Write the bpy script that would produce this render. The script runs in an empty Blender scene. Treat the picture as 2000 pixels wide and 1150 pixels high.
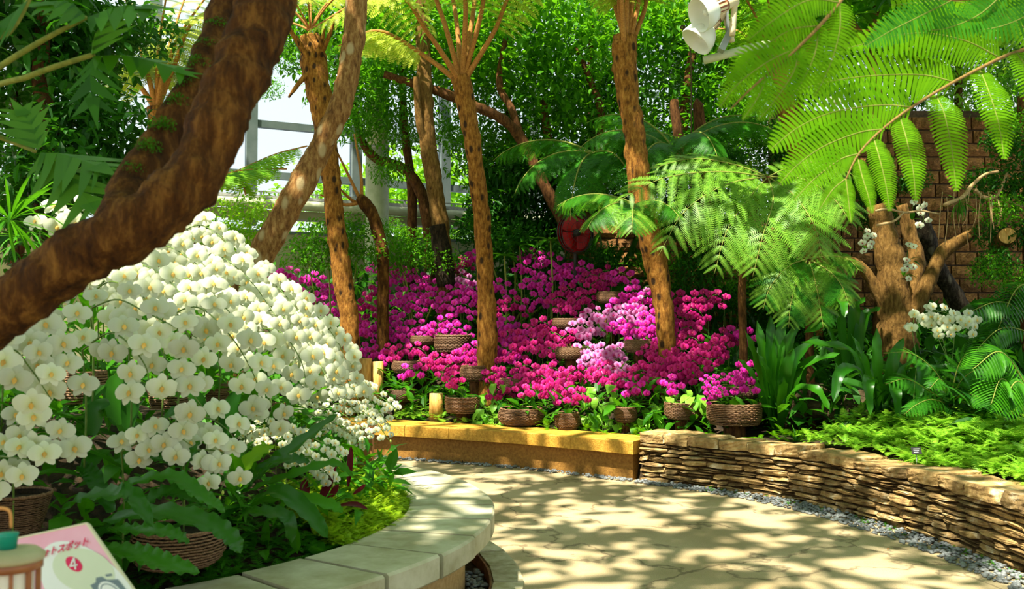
import bpy, math, random
import numpy as np
from mathutils import Vector, Matrix, noise as mnoise
random.seed(7); R = random.random; U = random.uniform; PI = math.pi
sc = bpy.context.scene; COL = sc.collection
def V(*a): return Vector(a)
# ------------------------------------------------------------------ camera, sky, sun, exposure
EYE = 1.52; F = 1800.0; TH = math.atan(67 / F)
cam = bpy.data.objects.new('camera', bpy.data.cameras.new('camera')); COL.objects.link(cam); sc.camera = cam
cam.location = (0, 0, EYE); cam.rotation_euler = (PI / 2 + TH, 0, 0)
cam.data.sensor_width = 36; cam.data.lens = 36 * F / 2000; cam.data.clip_end = 200
cam.data.dof.use_dof = True; cam.data.dof.focus_distance = 9.0; cam.data.dof.aperture_fstop = 5.6
w = bpy.data.worlds.new('sky'); sc.world = w; w.use_nodes = True
bg = w.node_tree.nodes['Background']; bg.inputs[0].default_value = (0.86, 0.93, 1.0, 1); bg.inputs[1].default_value = 1.15
SUN = V(-0.34, -0.40, 1.0).normalized()
sl = bpy.data.lights.new('sun', 'SUN'); sl.energy = 12.0; sl.angle = math.radians(0.9); sl.color = (1.0, 0.93, 0.78)
so = bpy.data.objects.new('sun', sl); COL.objects.link(so); so.rotation_euler = SUN.to_track_quat('Z', 'Y').to_euler(); so.location = (-4, -4, 14)
sc.view_settings.view_transform = 'Standard'; sc.view_settings.look = 'None'; sc.view_settings.gamma = 1
sc.view_settings.use_curve_mapping = False; sc.view_settings.exposure = 0.25
cy = sc.cycles; cy.max_bounces = 7; cy.diffuse_bounces = 4; cy.glossy_bounces = 2; cy.transmission_bounces = 4
cy.transparent_max_bounces = 8; cy.caustics_reflective = False; cy.caustics_refractive = False
cy.use_adaptive_sampling = True; cy.adaptive_threshold = 0.03; cy.sample_clamp_indirect = 6

def ray(x, y):
    return Vector(((x - 1000) / F, math.cos(TH) - (575 - y) / F * math.sin(TH), math.sin(TH) + (575 - y) / F * math.cos(TH)))
def at(x, y, Y):
    r = ray(x, y); return V(0, 0, EYE) + r * (Y / r.y)
def on_z(x, y, z):
    r = ray(x, y); return V(0, 0, EYE) + r * ((z - EYE) / r.z)
def lerp(a, b, t): return a + (b - a) * t
def sstep(a, b, x):
    t = min(1, max(0, (x - a) / (b - a))); return t * t * (3 - 2 * t)
ORD = ['first', 'second', 'third', 'fourth', 'fifth', 'sixth', 'seventh', 'eighth', 'ninth', 'tenth', 'eleventh', 'twelfth', 'thirteenth', 'fourteenth', 'fifteenth',
       'sixteenth', 'seventeenth', 'eighteenth', 'nineteenth', 'twentieth', 'twenty-first', 'twenty-second', 'twenty-third', 'twenty-fourth', 'twenty-fifth',
       'twenty-sixth', 'twenty-seventh', 'twenty-eighth', 'twenty-ninth', 'thirtieth']
# ------------------------------------------------------------------ mesh helpers
class MB:
    def __init__(s): s.v = []; s.f = []; s.m = []; s.uv = None
    def add(s, vs, fs, mi=0):
        n = len(s.v); s.v.extend(vs); s.f.extend([tuple(i + n for i in q) for q in fs]); s.m.extend([mi] * len(fs))
    def box(s, c, size, mi=0, rot=None):
        x, y, z = [q / 2 for q in size]; vs = [V(a, b, d) for a in (-x, x) for b in (-y, y) for d in (-z, z)]
        if rot is not None: vs = [rot @ q for q in vs]
        c = Vector(c); s.add([c + q for q in vs], [(0, 1, 3, 2), (4, 6, 7, 5), (0, 4, 5, 1), (2, 3, 7, 6), (0, 2, 6, 4), (1, 5, 7, 3)], mi)
    def tube(s, pts, rad, n=8, mi=0, cap=True, nz=0.0, ns=3.0):
        pts = [Vector(p) for p in pts]; k = len(pts)
        if not hasattr(rad, '__len__'): rad = [rad] * k
        t = (pts[1] - pts[0]).normalized(); a = t.orthogonal().normalized(); b0 = len(s.v); vs = []
        for i, p in enumerate(pts):
            tt = (pts[min(i + 1, k - 1)] - pts[max(i - 1, 0)]).normalized()
            a = (a - tt * a.dot(tt)).normalized(); b = tt.cross(a)
            for j in range(n):
                th = 2 * PI * j / n; d = a * math.cos(th) + b * math.sin(th); r = rad[i]
                if nz: r *= 1 + nz * mnoise.noise((p + d * r) * ns) + nz * .6 * mnoise.noise((p + d * r) * ns * 3.1)
                vs.append(p + d * r)
        fs = [(i * n + j, i * n + (j + 1) % n, (i + 1) * n + (j + 1) % n, (i + 1) * n + j) for i in range(k - 1) for j in range(n)]
        if cap: fs += [tuple(range(n - 1, -1, -1)), tuple(range((k - 1) * n, k * n))]
        s.add(vs, fs, mi)
    def lathe(s, prof, n=24, M=None, mi=0, close=False):
        vs = []
        for r, z in prof:
            for j in range(n):
                q = V(r * math.cos(2 * PI * j / n), r * math.sin(2 * PI * j / n), z); vs.append(M @ q if M is not None else q)
        k = len(prof)
        s.add(vs, [(i * n + j, i * n + (j + 1) % n, (i + 1) * n + (j + 1) % n, (i + 1) * n + j) for i in range(k - 1) for j in range(n)] + ([tuple(range((k - 1) * n, k * n))] if close else []), mi)
    def geo(s, g, M, mi=0):
        vs, fs = g; A = np.array(M); P = vs @ A[:3, :3].T + A[:3, 3]; n = len(s.v)
        s.v.extend(P.tolist()); s.f.extend((fs + n).tolist() if isinstance(fs, np.ndarray) else [tuple(i + n for i in q) for q in fs]); s.m.extend([mi] * len(fs))
    def mesh(s, name, mats, smooth=True):
        me = bpy.data.meshes.new(name); me.from_pydata([tuple(q) for q in s.v], [], s.f)
        for m in (mats if isinstance(mats, (list, tuple)) else [mats]): me.materials.append(m)
        me.polygons.foreach_set('material_index', s.m)
        if smooth: me.polygons.foreach_set('use_smooth', [True] * len(s.f))
        me.update(); return me
def link(name, me, parent=None, M=None):
    o = bpy.data.objects.new(name, me); COL.objects.link(o)
    if parent is not None: o.parent = parent
    if M is not None: o.matrix_basis = M
    return o
def tag(o, label, cat=None, group=None, kind=None):
    o['label'] = label
    if cat: o['category'] = cat
    if group: o['group'] = group
    if kind: o['kind'] = kind
    return o
def thing(name, loc, label, cat, group=None):
    o = bpy.data.objects.new(name, None); o.empty_display_size = .1; COL.objects.link(o); o.location = loc
    return tag(o, label, cat, group)
def part(name, mb, mats, parent, smooth=True):   # mesh given in world space, parent an Empty with location only
    if parent is not None:
        L = Vector(parent.location) if parent.parent is None else Vector((0, 0, 0))
        p = parent
        if p.parent is not None:
            L = Vector((0, 0, 0))
            while p is not None: L = L + Vector(p.location); p = p.parent
        mb.v = [Vector(q) - L for q in mb.v]
    return link(name, mb.mesh(name, mats, smooth), parent)
def frame(x, up=V(0, 0, 1), loc=V(0, 0, 0), s=1.0):
    x = Vector(x).normalized(); y = Vector(up).cross(x)
    if y.length < 1e-4: y = V(0, 1, 0).cross(x)
    y.normalize(); z = x.cross(y); sx, sy, sz = s if hasattr(s, '__len__') else (s, s, s)
    M = Matrix((x * sx, y * sy, z * sz)).transposed().to_4x4(); M.translation = loc; return M
def facing(z, up, loc, s):
    z = Vector(z).normalized(); x = Vector(up).cross(z).normalized(); y = z.cross(x)
    M = Matrix((x * s, y * s, z * s)).transposed().to_4x4(); M.translation = loc; return M
def spline(pts, n):
    P = [Vector(p) for p in pts]; P = [P[0] * 2 - P[1]] + P + [P[-1] * 2 - P[-2]]; out = []; k = len(P) - 3
    for i in range(n):
        u = i / (n - 1) * k; j = min(int(u), k - 1); t = u - j; a, b, c, d = P[j:j + 4]
        out.append(.5 * ((2 * b) + (c - a) * t + (2 * a - 5 * b + 4 * c - d) * t * t + (3 * b - a - 3 * c + d) * t ** 3))
    return out
def radii(vals, n):
    k = len(vals) - 1; return [lerp(vals[min(int(i / (n - 1) * k), k - 1)], vals[min(int(i / (n - 1) * k), k - 1) + 1], i / (n - 1) * k - min(int(i / (n - 1) * k), k - 1)) for i in range(n)]
# ------------------------------------------------------------------ materials
def newmat(name):
    m = bpy.data.materials.new(name); m.use_nodes = True; nt = m.node_tree; nt.nodes.clear()
    return m, nt, lambda t, **k: mk(nt, t, k)
def mk(nt, t, k):
    n = nt.nodes.new(t)
    for a, b in k.items(): setattr(n, a, b)
    return n
def ramp(N, nt, fac, stops):
    r = N('ShaderNodeValToRGB'); e = r.color_ramp.elements
    while len(e) < len(stops): e.new(.5)
    for i, (p, c) in enumerate(stops): e[i].position = p; e[i].color = (*c, 1)
    nt.links.new(fac, r.inputs[0]); return r.outputs[0]
def leafmat(name, c1, c2, tr=(0.3, 0.6, 0.04), tf=0.35, rough=0.45, spec=0.2, mix_noise=None):
    m, nt, N = newmat(name); L = nt.links.new
    g = N('ShaderNodeNewGeometry'); oi = N('ShaderNodeObjectInfo'); ad = N('ShaderNodeMath', operation='ADD'); fr = N('ShaderNodeMath', operation='FRACT')
    L(g.outputs['Random Per Island'], ad.inputs[0]); L(oi.outputs['Random'], ad.inputs[1]); L(ad.outputs[0], fr.inputs[0])
    c = ramp(N, nt, fr.outputs[0], [(0, c1), (1, c2)])
    b = N('ShaderNodeBsdfPrincipled'); b.inputs['Roughness'].default_value = rough; b.inputs['Specular IOR Level'].default_value = spec; L(c, b.inputs['Base Color'])
    t = N('ShaderNodeBsdfTranslucent'); hm = N('ShaderNodeMix', data_type='RGBA'); hm.inputs[0].default_value = .35; L(c, hm.inputs[7]); hm.inputs[6].default_value = (*tr, 1); L(hm.outputs[2], t.inputs[0])
    mx = N('ShaderNodeMixShader'); mx.inputs[0].default_value = tf; L(b.outputs[0], mx.inputs[1]); L(t.outputs[0], mx.inputs[2])
    o = N('ShaderNodeOutputMaterial'); L(mx.outputs[0], o.inputs[0]); return m
def mat(name, c1, c2=None, scale=8, rough=.7, bump=0.0, stretch=(1, 1, 1), spec=.3, metal=0, detail=5, lo=.35, hi=.65, third=None, coord='Object', rnd=0.0, bscale=None):
    m, nt, N = newmat(name); L = nt.links.new
    b = N('ShaderNodeBsdfPrincipled'); b.inputs['Roughness'].default_value = rough; b.inputs['Specular IOR Level'].default_value = spec; b.inputs['Metallic'].default_value = metal
    o = N('ShaderNodeOutputMaterial'); L(b.outputs[0], o.inputs[0])
    if c2 is None: b.inputs['Base Color'].default_value = (*c1, 1); return m
    tc = N('ShaderNodeTexCoord'); mp = N('ShaderNodeMapping'); mp.inputs['Scale'].default_value = stretch; L(tc.outputs[coord], mp.inputs[0])
    if rnd:
        oi = N('ShaderNodeObjectInfo'); vm = N('ShaderNodeVectorMath', operation='SCALE'); vm.inputs[0].default_value = (37, 19, 53); L(oi.outputs['Random'], vm.inputs['Scale']); L(vm.outputs[0], mp.inputs['Location'])
    nz = N('ShaderNodeTexNoise'); nz.inputs['Scale'].default_value = scale; nz.inputs['Detail'].default_value = detail; nz.inputs['Roughness'].default_value = .62; L(mp.outputs[0], nz.inputs['Vector'])
    st = [(lo, c1), (hi, c2)] + ([(min(1, hi + .15), third)] if third else [])
    c = ramp(N, nt, nz.outputs['Fac'], st)
    if rnd:
        hs = N('ShaderNodeHueSaturation'); mr = N('ShaderNodeMapRange'); mr.inputs[3].default_value = 1 - rnd; mr.inputs[4].default_value = 1 + rnd; L(oi.outputs['Random'], mr.inputs[0]); L(mr.outputs[0], hs.inputs['Value']); L(c, hs.inputs['Color']); c = hs.outputs[0]
    L(c, b.inputs['Base Color'])
    if bump:
        n2 = N('ShaderNodeTexNoise'); n2.inputs['Scale'].default_value = bscale or scale * 3; n2.inputs['Detail'].default_value = 6; L(mp.outputs[0], n2.inputs['Vector'])
        bp = N('ShaderNodeBump'); bp.inputs['Strength'].default_value = bump; bp.inputs['Distance'].default_value = .02; L(n2.outputs['Fac'], bp.inputs['Height']); L(bp.outputs[0], b.inputs['Normal'])
    return m
def barkmat(name, dark, mid, light, scar, sv=26, hairy=1.0, scars=True):
    m, nt, N = newmat(name); L = nt.links.new
    b = N('ShaderNodeBsdfPrincipled'); b.inputs['Roughness'].default_value = .85; b.inputs['Specular IOR Level'].default_value = .15
    o = N('ShaderNodeOutputMaterial'); L(b.outputs[0], o.inputs[0]); tc = N('ShaderNodeTexCoord')
    mp = N('ShaderNodeMapping'); mp.inputs['Scale'].default_value = (1, 1, .3); L(tc.outputs['Object'], mp.inputs[0])
    nz = N('ShaderNodeTexNoise'); nz.inputs['Scale'].default_value = 34 * hairy; nz.inputs['Detail'].default_value = 7; nz.inputs['Roughness'].default_value = .7; L(mp.outputs[0], nz.inputs['Vector'])
    c = ramp(N, nt, nz.outputs['Fac'], [(.33, dark), (.5, mid), (.68, light)])
    if scars:
        m2 = N('ShaderNodeMapping'); m2.inputs['Scale'].default_value = (1, 1, .55); L(tc.outputs['Object'], m2.inputs[0])
        vo = N('ShaderNodeTexVoronoi'); vo.inputs['Scale'].default_value = sv; vo.inputs['Randomness'].default_value = .55; L(m2.outputs[0], vo.inputs['Vector'])
        rr = ramp(N, nt, vo.outputs['Distance'], [(.20, (1, 1, 1)), (.34, (0, 0, 0))])
        mx = N('ShaderNodeMix', data_type='RGBA'); L(rr, mx.inputs[0]); L(c, mx.inputs[6]); mx.inputs[7].default_value = (*scar, 1); c = mx.outputs[2]
    L(c, b.inputs['Base Color'])
    bp = N('ShaderNodeBump'); bp.inputs['Strength'].default_value = .9; bp.inputs['Distance'].default_value = .03; L(nz.outputs['Fac'], bp.inputs['Height']); L(bp.outputs[0], b.inputs['Normal'])
    return m
def petalmat(name, edge, core, tf=.3, vein=None):
    m, nt, N = newmat(name); L = nt.links.new; tc = N('ShaderNodeTexCoord'); ln = N('ShaderNodeVectorMath', operation='LENGTH'); L(tc.outputs['Object'], ln.inputs[0])
    c = ramp(N, nt, ln.outputs['Value'], [(.06, core), (.32, edge)])
    oi = N('ShaderNodeObjectInfo'); hs = N('ShaderNodeHueSaturation'); mr = N('ShaderNodeMapRange'); mr.inputs[3].default_value = .78; mr.inputs[4].default_value = 1.15; L(oi.outputs['Random'], mr.inputs[0])
    L(mr.outputs[0], hs.inputs['Value']); L(c, hs.inputs['Color'])
    b = N('ShaderNodeBsdfPrincipled'); b.inputs['Roughness'].default_value = .5; b.inputs['Specular IOR Level'].default_value = .25; L(hs.outputs[0], b.inputs['Base Color'])
    t = N('ShaderNodeBsdfTranslucent'); L(hs.outputs[0], t.inputs[0]); mx = N('ShaderNodeMixShader'); mx.inputs[0].default_value = tf; L(b.outputs[0], mx.inputs[1]); L(t.outputs[0], mx.inputs[2])
    o = N('ShaderNodeOutputMaterial'); L(mx.outputs[0], o.inputs[0]); return m
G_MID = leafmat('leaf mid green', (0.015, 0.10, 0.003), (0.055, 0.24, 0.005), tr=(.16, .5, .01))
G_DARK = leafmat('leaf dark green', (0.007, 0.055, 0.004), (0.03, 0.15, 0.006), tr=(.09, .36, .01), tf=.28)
G_BRIGHT = leafmat('leaf bright yellow green', (0.10, 0.32, 0.006), (0.26, 0.52, 0.015), tr=(.4, .7, .02), tf=.42)
G_LIME = leafmat('lime ground fern', (0.13, 0.38, 0.015), (0.32, 0.58, 0.04), tr=(.45, .75, .05), tf=.35)
G_TREE = leafmat('canopy leaf green', (0.014, 0.10, 0.003), (0.11, 0.36, 0.008), tr=(.22, .62, .01), tf=.42)
G_YEL = leafmat('golden fern green', (0.32, 0.50, 0.03), (0.58, 0.66, 0.10), tr=(.75, .85, .1), tf=.45)
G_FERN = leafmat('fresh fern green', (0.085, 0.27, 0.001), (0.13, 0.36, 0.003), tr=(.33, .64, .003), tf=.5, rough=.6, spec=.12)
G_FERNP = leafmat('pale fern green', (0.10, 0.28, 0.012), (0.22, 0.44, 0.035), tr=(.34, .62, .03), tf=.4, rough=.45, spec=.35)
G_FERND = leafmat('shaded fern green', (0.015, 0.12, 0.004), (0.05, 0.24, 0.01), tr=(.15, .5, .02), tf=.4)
G_NEST = leafmat('glossy strap leaf', (0.009, 0.075, 0.002), (0.032, 0.165, 0.004), tr=(.12, .45, .01), tf=.28, rough=.32, spec=.35)
G_POTH = leafmat('heart leaf yellow green', (0.15, 0.42, 0.03), (0.26, 0.55, 0.05), tr=(.4, .75, .05), tf=.3, rough=.35)
G_MOSS = leafmat('club moss green', (0.22, 0.42, 0.01), (0.42, 0.60, 0.02), tr=(.6, .75, .03), tf=.35)
G_PHIL = leafmat('split leaf green', (0.045, 0.17, 0.015), (0.07, 0.23, 0.02), tr=(.2, .45, .03), tf=.3)
REDLEAF = leafmat('dark red leaf', (0.05, 0.004, 0.007), (0.11, 0.008, 0.014), tr=(.25, .01, .02), tf=.3)
STALK = mat('brown frond stalk', (0.30, 0.11, 0.02), (0.52, 0.25, 0.05), scale=60, rough=.75, bump=.4)
STALKG = mat('green frond stalk', (0.16, 0.20, 0.03), (0.28, 0.30, 0.05), scale=40)
STEM = mat('green flower stem', (0.07, 0.14, 0.02), (0.14, 0.22, 0.04), scale=30, rough=.5)
BARK_T = barkmat('tree fern bark', (0.08, 0.03, 0.006), (0.28, 0.115, 0.018), (0.50, 0.25, 0.05), (0.04, 0.02, 0.008), 10)
BARK_P = barkmat('pale patchy bark', (0.09, 0.035, 0.01), (0.26, 0.125, 0.035), (0.46, 0.28, 0.10), (0.46, 0.34, 0.17), 9)
BARK_D = barkmat('dark branch bark', (0.035, 0.014, 0.005), (0.12, 0.05, 0.015), (0.22, 0.10, 0.03), (0, 0, 0), scars=False)
BARK_N = barkmat('shaggy brown bark', (0.018, 0.006, 0.0015), (0.085, 0.032, 0.005), (0.24, 0.11, 0.02), (0, 0, 0), scars=False, hairy=.7)
BARK_R = barkmat('tan grooved bark', (0.06, 0.03, 0.008), (0.18, 0.095, 0.022), (0.30, 0.17, 0.05), (0, 0, 0), scars=False)
SOIL = mat('dark soil', (0.012, 0.008, 0.004), (0.05, 0.03, 0.012), scale=20, rough=.95, bump=.8)
WICK = mat('brown wicker', (0.12, 0.055, 0.022), (0.36, 0.21, 0.11), scale=26, rough=.55, spec=.4, bump=.3, rnd=.25, lo=.4, hi=.75)
LOG = mat('yellow log', (0.55, 0.26, 0.05), (0.80, 0.48, 0.14), scale=14, stretch=(3, 3, .6), rough=.6, bump=.3)
WHITE_M = petalmat('white petal', (0.70, 0.73, 0.54), (0.66, 0.70, 0.36), .26)
LIP_W = petalmat('yellow lip', (0.85, 0.72, 0.25), (0.72, 0.33, 0.02), .1)
PINK = {'m': petalmat('magenta petal', (0.72, 0.02, 0.42), (0.50, 0.0, 0.20), .3), 'c': petalmat('cerise petal', (0.74, 0.02, 0.27), (0.5, 0.0, 0.10), .3),
        'd': petalmat('deep magenta petal', (0.52, 0.008, 0.19), (0.34, 0.0, 0.07), .3), 'p': petalmat('pale pink petal', (0.80, 0.28, 0.62), (0.60, 0.03, 0.35), .3)}
LIP_P = petalmat('dark pink lip', (0.75, 0.12, 0.30), (0.55, 0.0, 0.06), .1)
LIP_B = petalmat('purple lip', (0.35, 0.0, 0.10), (0.22, 0.0, 0.05), .1)
# ------------------------------------------------------------------ basic leaf geometry (numpy, unit length along X)
def leafgeo(L=1, W=.35, n=4, droop=.6, fold=.12, wave=0, wn=5, prof=None, stalk=0):
    vs = []; fs = []; x = 0; z = 0; a = 0; prof = prof or (lambda t: math.sin(PI * min(1, t) ** .8) ** .8)
    for i in range(n + 1):
        t = i / n; wd = W / 2 * max(prof(t), .02) ; a = -droop * t
        wv = wave * math.sin(t * wn * 2 * PI)
        vs += [(x, wd, z + fold * wd * 2 + wv), (x, 0, z), (x, -wd, z + fold * wd * 2 - wv)]
        x += L / n * math.cos(a); z += L / n * math.sin(a)
    for i in range(n):
        b = i * 3; fs += [(b, b + 1, b + 4, b + 3), (b + 1, b + 2, b + 5, b + 4)]
    return np.array(vs), np.array(fs)
def rnd_rot(tilt=.6):
    return Matrix.Rotation(U(0, 2 * PI), 4, 'Z') @ Matrix.Rotation(U(-tilt, tilt), 4, 'Y') @ Matrix.Rotation(U(-.6, .6), 4, 'X')
LG_S = [leafgeo(W=w_, n=3, droop=d) for w_, d in ((.42, .5), (.36, .9), (.5, .3))]
LG_L = [leafgeo(W=w_, n=3, droop=d) for w_, d in ((.22, .6), (.26, 1.0))]
# fern pinna: midrib with narrow leaflets on both sides, unit length along X
def pinnageo(m=20, w=.2, sag=.5, slant=.35, seed=0):
    rg = random.Random(seed); vs = []; fs = []
    def P(t): return np.array([math.sin(sag * t) / sag if sag else t, 0, -(1 - math.cos(sag * t)) / sag if sag else 0])
    def q(a, b, c, d):
        n = len(vs); vs.extend([a, b, c, d]); fs.append((n, n + 1, n + 2, n + 3))
    for i in range(m):
        t0 = (i + .1) / m; t1 = (i + .92) / m; wl = w * (math.sin(PI * (t0 * .86 + .12) ** .75) ** .75) * rg.uniform(.93, 1.05)
        for s in (1, -1):
            a, b = P(t0), P(t1); off = np.array([slant * wl, s * wl, -.10 * wl]); mid = (a + b) / 2
            tip = mid + off; e = (b - a) * .16
            q(a, b, tip + e, tip - e)
    for i in range(5):
        a, b = P(i / 5), P((i + 1) / 5); h = np.array([0, .012 * (1 - i / 6), .003]); g = np.array([0, -.012 * (1 - i / 6), .003]); q(a + h, b + h, b + g, a + g)
    return np.array(vs), np.array(fs)
PG = [pinnageo(18, .17, .5, .35, 1), pinnageo(18, .16, .8, .3, 2)]
PG_LO = [pinnageo(9, .22, .6, .3, 3)]
def frondmesh(name, L, e0, bend, stipe, npair, plen, mats, pg=PG, rr=.012, droopp=.35, srad=None):
    """arched frond in the XZ plane rising from the origin; returns (blade mesh, stalk mesh)"""
    mb = MB(); st = MB(); pts = []; x = z = 0.0; N_ = 40
    for i in range(N_ + 1):
        t = i / N_; a = e0 - bend * t ** 1.3; pts.append((V(x, 0, z), V(math.cos(a), 0, math.sin(a)))); x += L / N_ * math.cos(a); z += L / N_ * math.sin(a)
    for k in range(npair):
        t = stipe + (1 - stipe) * (k + .5) / npair; i = int(t * N_); p, T = pts[i]; u = (t - stipe) / (1 - stipe)
        l = plen * (math.sin(PI * (u * .8 + .17)) ** .8) * (1 - .25 * u)
        for s in (1, -1):
            Nn = V(-T.z, 0, T.x); d = (T * lerp(.35, .8, u) + V(0, s, 0) - Nn * 0.05 - V(0, 0, droopp)).normalized()
            mb.geo(random.choice(pg), frame(d, Nn, p, l))
    cut = int((stipe + .08) * N_)
    sr = srad or rr
    st.tube([p for p, _ in pts[::2]], radii([sr, sr * .8, rr * .5, rr * .15], len(pts[::2])), 6)
    return mb.mesh(name, mats[0], False), st.mesh('stalk', mats[1])

# ================================================================== SETTING
CX, CY, RO, RI, RB, RG = -2.7, 5.5, 2.6, 2.08, 2.42, 2.58      # near bench circle
BND = [V(*p) for p in [(-6, 13.2), (-3.5, 12.0), (-1.46, 10.95), (0, 10.2), (.8, 9.62), (1.27, 9.22), (1.85, 8.82), (2.33, 8.35), (2.72, 7.7), (3.0, 6.85), (3.14, 6.1), (3.18, 5.3), (3.05, 4.3), (2.7, 3.2), (2.3, 2.2)]]
def bdist(x, y):
    best = 1e9; sg = 1; p = V(x, y)
    for a, b in zip(BND[:-1], BND[1:]):
        d = b - a; t = max(0, min(1, (p - a).dot(d) / d.length_squared)); q = a + d * t; l = (p - q).length
        if l < best: best = l; sg = 1 if (d.x * (p.y - a.y) - d.y * (p.x - a.x)) > 0 else -1
    return best * sg
def H(x, y):
    d = bdist(x, y)
    if d < .12: return -.3
    r1 = .36 + 1.45 * sstep(.35, 3.1, d) + .25 * sstep(3.1, 6, d); r2 = .43 + .75 * sstep(.9, 5.5, d); k = sstep(1.5, 3.0, x)
    return lerp(r1, r2, k) + .05 * mnoise.noise(V(x * 1.3, y * 1.3, 0))
def HL(x, y):
    r = math.hypot(x - CX, y - CY); return .38 + .62 * sstep(2.15, .7, r) + .03 * mnoise.noise(V(x * 2, y * 2, 5))
def struct(name, mb, mats, smooth=False, kind='structure'):
    o = link(name, mb.mesh(name, mats, smooth)); o['kind'] = kind; return o
# path floor
m, nt, N = newmat('sandy path'); L = nt.links.new
tc = N('ShaderNodeTexCoord'); b = N('ShaderNodeBsdfPrincipled'); b.inputs['Roughness'].default_value = .8; o = N('ShaderNodeOutputMaterial'); L(b.outputs[0], o.inputs[0])
n1 = N('ShaderNodeTexNoise'); n1.inputs['Scale'].default_value = 1.1; n1.inputs['Detail'].default_value = 6; L(tc.outputs['Object'], n1.inputs['Vector'])
n2 = N('ShaderNodeTexNoise'); n2.inputs['Scale'].default_value = 160; n2.inputs['Detail'].default_value = 3; L(tc.outputs['Object'], n2.inputs['Vector'])
c1 = ramp(N, nt, n1.outputs['Fac'], [(.35, (0.37, 0.28, 0.14)), (.68, (0.52, 0.42, 0.245))]); c2 = ramp(N, nt, n2.outputs['Fac'], [(.3, (.62, .62, .62)), (.62, (1.05, 1.05, 1.05))])
mx = N('ShaderNodeMix', data_type='RGBA', blend_type='MULTIPLY'); mx.inputs[0].default_value = .8; L(c1, mx.inputs[6]); L(c2, mx.inputs[7])
nw = N('ShaderNodeTexNoise'); nw.inputs['Scale'].default_value = 2.2; nw.inputs['Detail'].default_value = 5; L(tc.outputs['Object'], nw.inputs['Vector'])
vm = N('ShaderNodeVectorMath', operation='ADD'); L(tc.outputs['Object'], vm.inputs[0]); L(nw.outputs['Color'], vm.inputs[1])
vo = N('ShaderNodeTexVoronoi', feature='DISTANCE_TO_EDGE'); vo.inputs['Scale'].default_value = .62; L(vm.outputs[0], vo.inputs['Vector'])
cr = ramp(N, nt, vo.outputs['Distance'], [(.004, (.35, .33, .3)), (.016, (1, 1, 1))])
mx2 = N('ShaderNodeMix', data_type='RGBA', blend_type='MULTIPLY'); mx2.inputs[0].default_value = .75; L(mx.outputs[2], mx2.inputs[6]); L(cr, mx2.inputs[7]); L(mx2.outputs[2], b.inputs['Base Color'])
bp = N('ShaderNodeBump'); bp.inputs['Strength'].default_value = .5; bp.inputs['Distance'].default_value = .01; L(n2.outputs['Fac'], bp.inputs['Height']); L(bp.outputs[0], b.inputs['Normal'])
PATH = m
fl = MB(); rs = [RG, 2.8, 3.2, 4, 5, 7, 10, 16]
fl.lathe([(r, 0) for r in rs], 96, Matrix.Translation((CX, CY, 0))); fl.lathe([(RG, -.08), (RG, 0)], 96, Matrix.Translation((CX, CY, 0)))
floor = struct('floor', fl, PATH)
gt = MB(); gt.lathe([(2.2, -.075), (RG + .01, -.075)], 96, Matrix.Translation((CX, CY, 0))); struct('trim_1', gt, SOIL)
edge = MB(); edge.lathe([(RG - .012, -.07), (RG - .012, .012), (RG, .012), (RG, -.07)], 96, Matrix.Translation((CX, CY, 0)))
struct('trim_2', edge, mat('rusty edging strip', (0.10, 0.04, 0.015), (0.22, 0.10, 0.04), scale=20))
# curb pavers beside the near bench
PAV = mat('grey olive paver', (0.30, 0.27, 0.14), (0.52, 0.48, 0.33), scale=9, rough=.8, bump=.3, rnd=.2)
for k in range(9):
    a0 = math.radians(-40 + k * 8.2); a1 = a0 + math.radians(7.8); p = MB(); q = []
    for z in (-.05, .018 + R() * .006):
        for r, a in ((RG + .012, a0), (RG + .19, a0), (RG + .19, a1), (RG + .012, a1)): q.append(V(CX + r * math.cos(a), CY + r * math.sin(a), z))
    p.add(q, [(4, 5, 6, 7), (0, 1, 5, 4), (1, 2, 6, 5), (2, 3, 7, 6), (3, 0, 4, 7)]); part('paver', p, PAV, floor, False)
# planted soil
g = MB(); nx, ny = 120, 110; idx = {}
P_ = [[(-8 + 17 * i / nx, 2 + 17.5 * j / ny) for i in range(nx + 1)] for j in range(ny + 1)]
hh = [[H(*P_[j][i]) for i in range(nx + 1)] for j in range(ny + 1)]
for j in range(ny + 1):
    for i in range(nx + 1): g.v.append(V(*P_[j][i], hh[j][i]))
for j in range(ny):
    for i in range(nx):
        a = j * (nx + 1) + i
        if max(hh[j][i], hh[j][i + 1], hh[j + 1][i], hh[j + 1][i + 1]) > 0: g.f.append((a, a + 1, a + nx + 2, a + nx + 1)); g.m.append(0)
struct('ground_bank', g, SOIL, True)
g = MB(); prof = [(r, 0) for r in (0.001, .3, .6, .9, 1.2, 1.5, 1.8, 2.0, 2.1)]
for r, _ in prof:
    for j in range(64):
        x = CX + r * math.cos(2 * PI * j / 64); y = CY + r * math.sin(2 * PI * j / 64); g.v.append(V(x, y, HL(x, y)))
for i in range(len(prof) - 1):
    for j in range(64): g.f.append((i * 64 + j, i * 64 + (j + 1) % 64, (i + 1) * 64 + (j + 1) % 64, (i + 1) * 64 + j)); g.m.append(0)
struct('ground_planter', g, SOIL, True)
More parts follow.
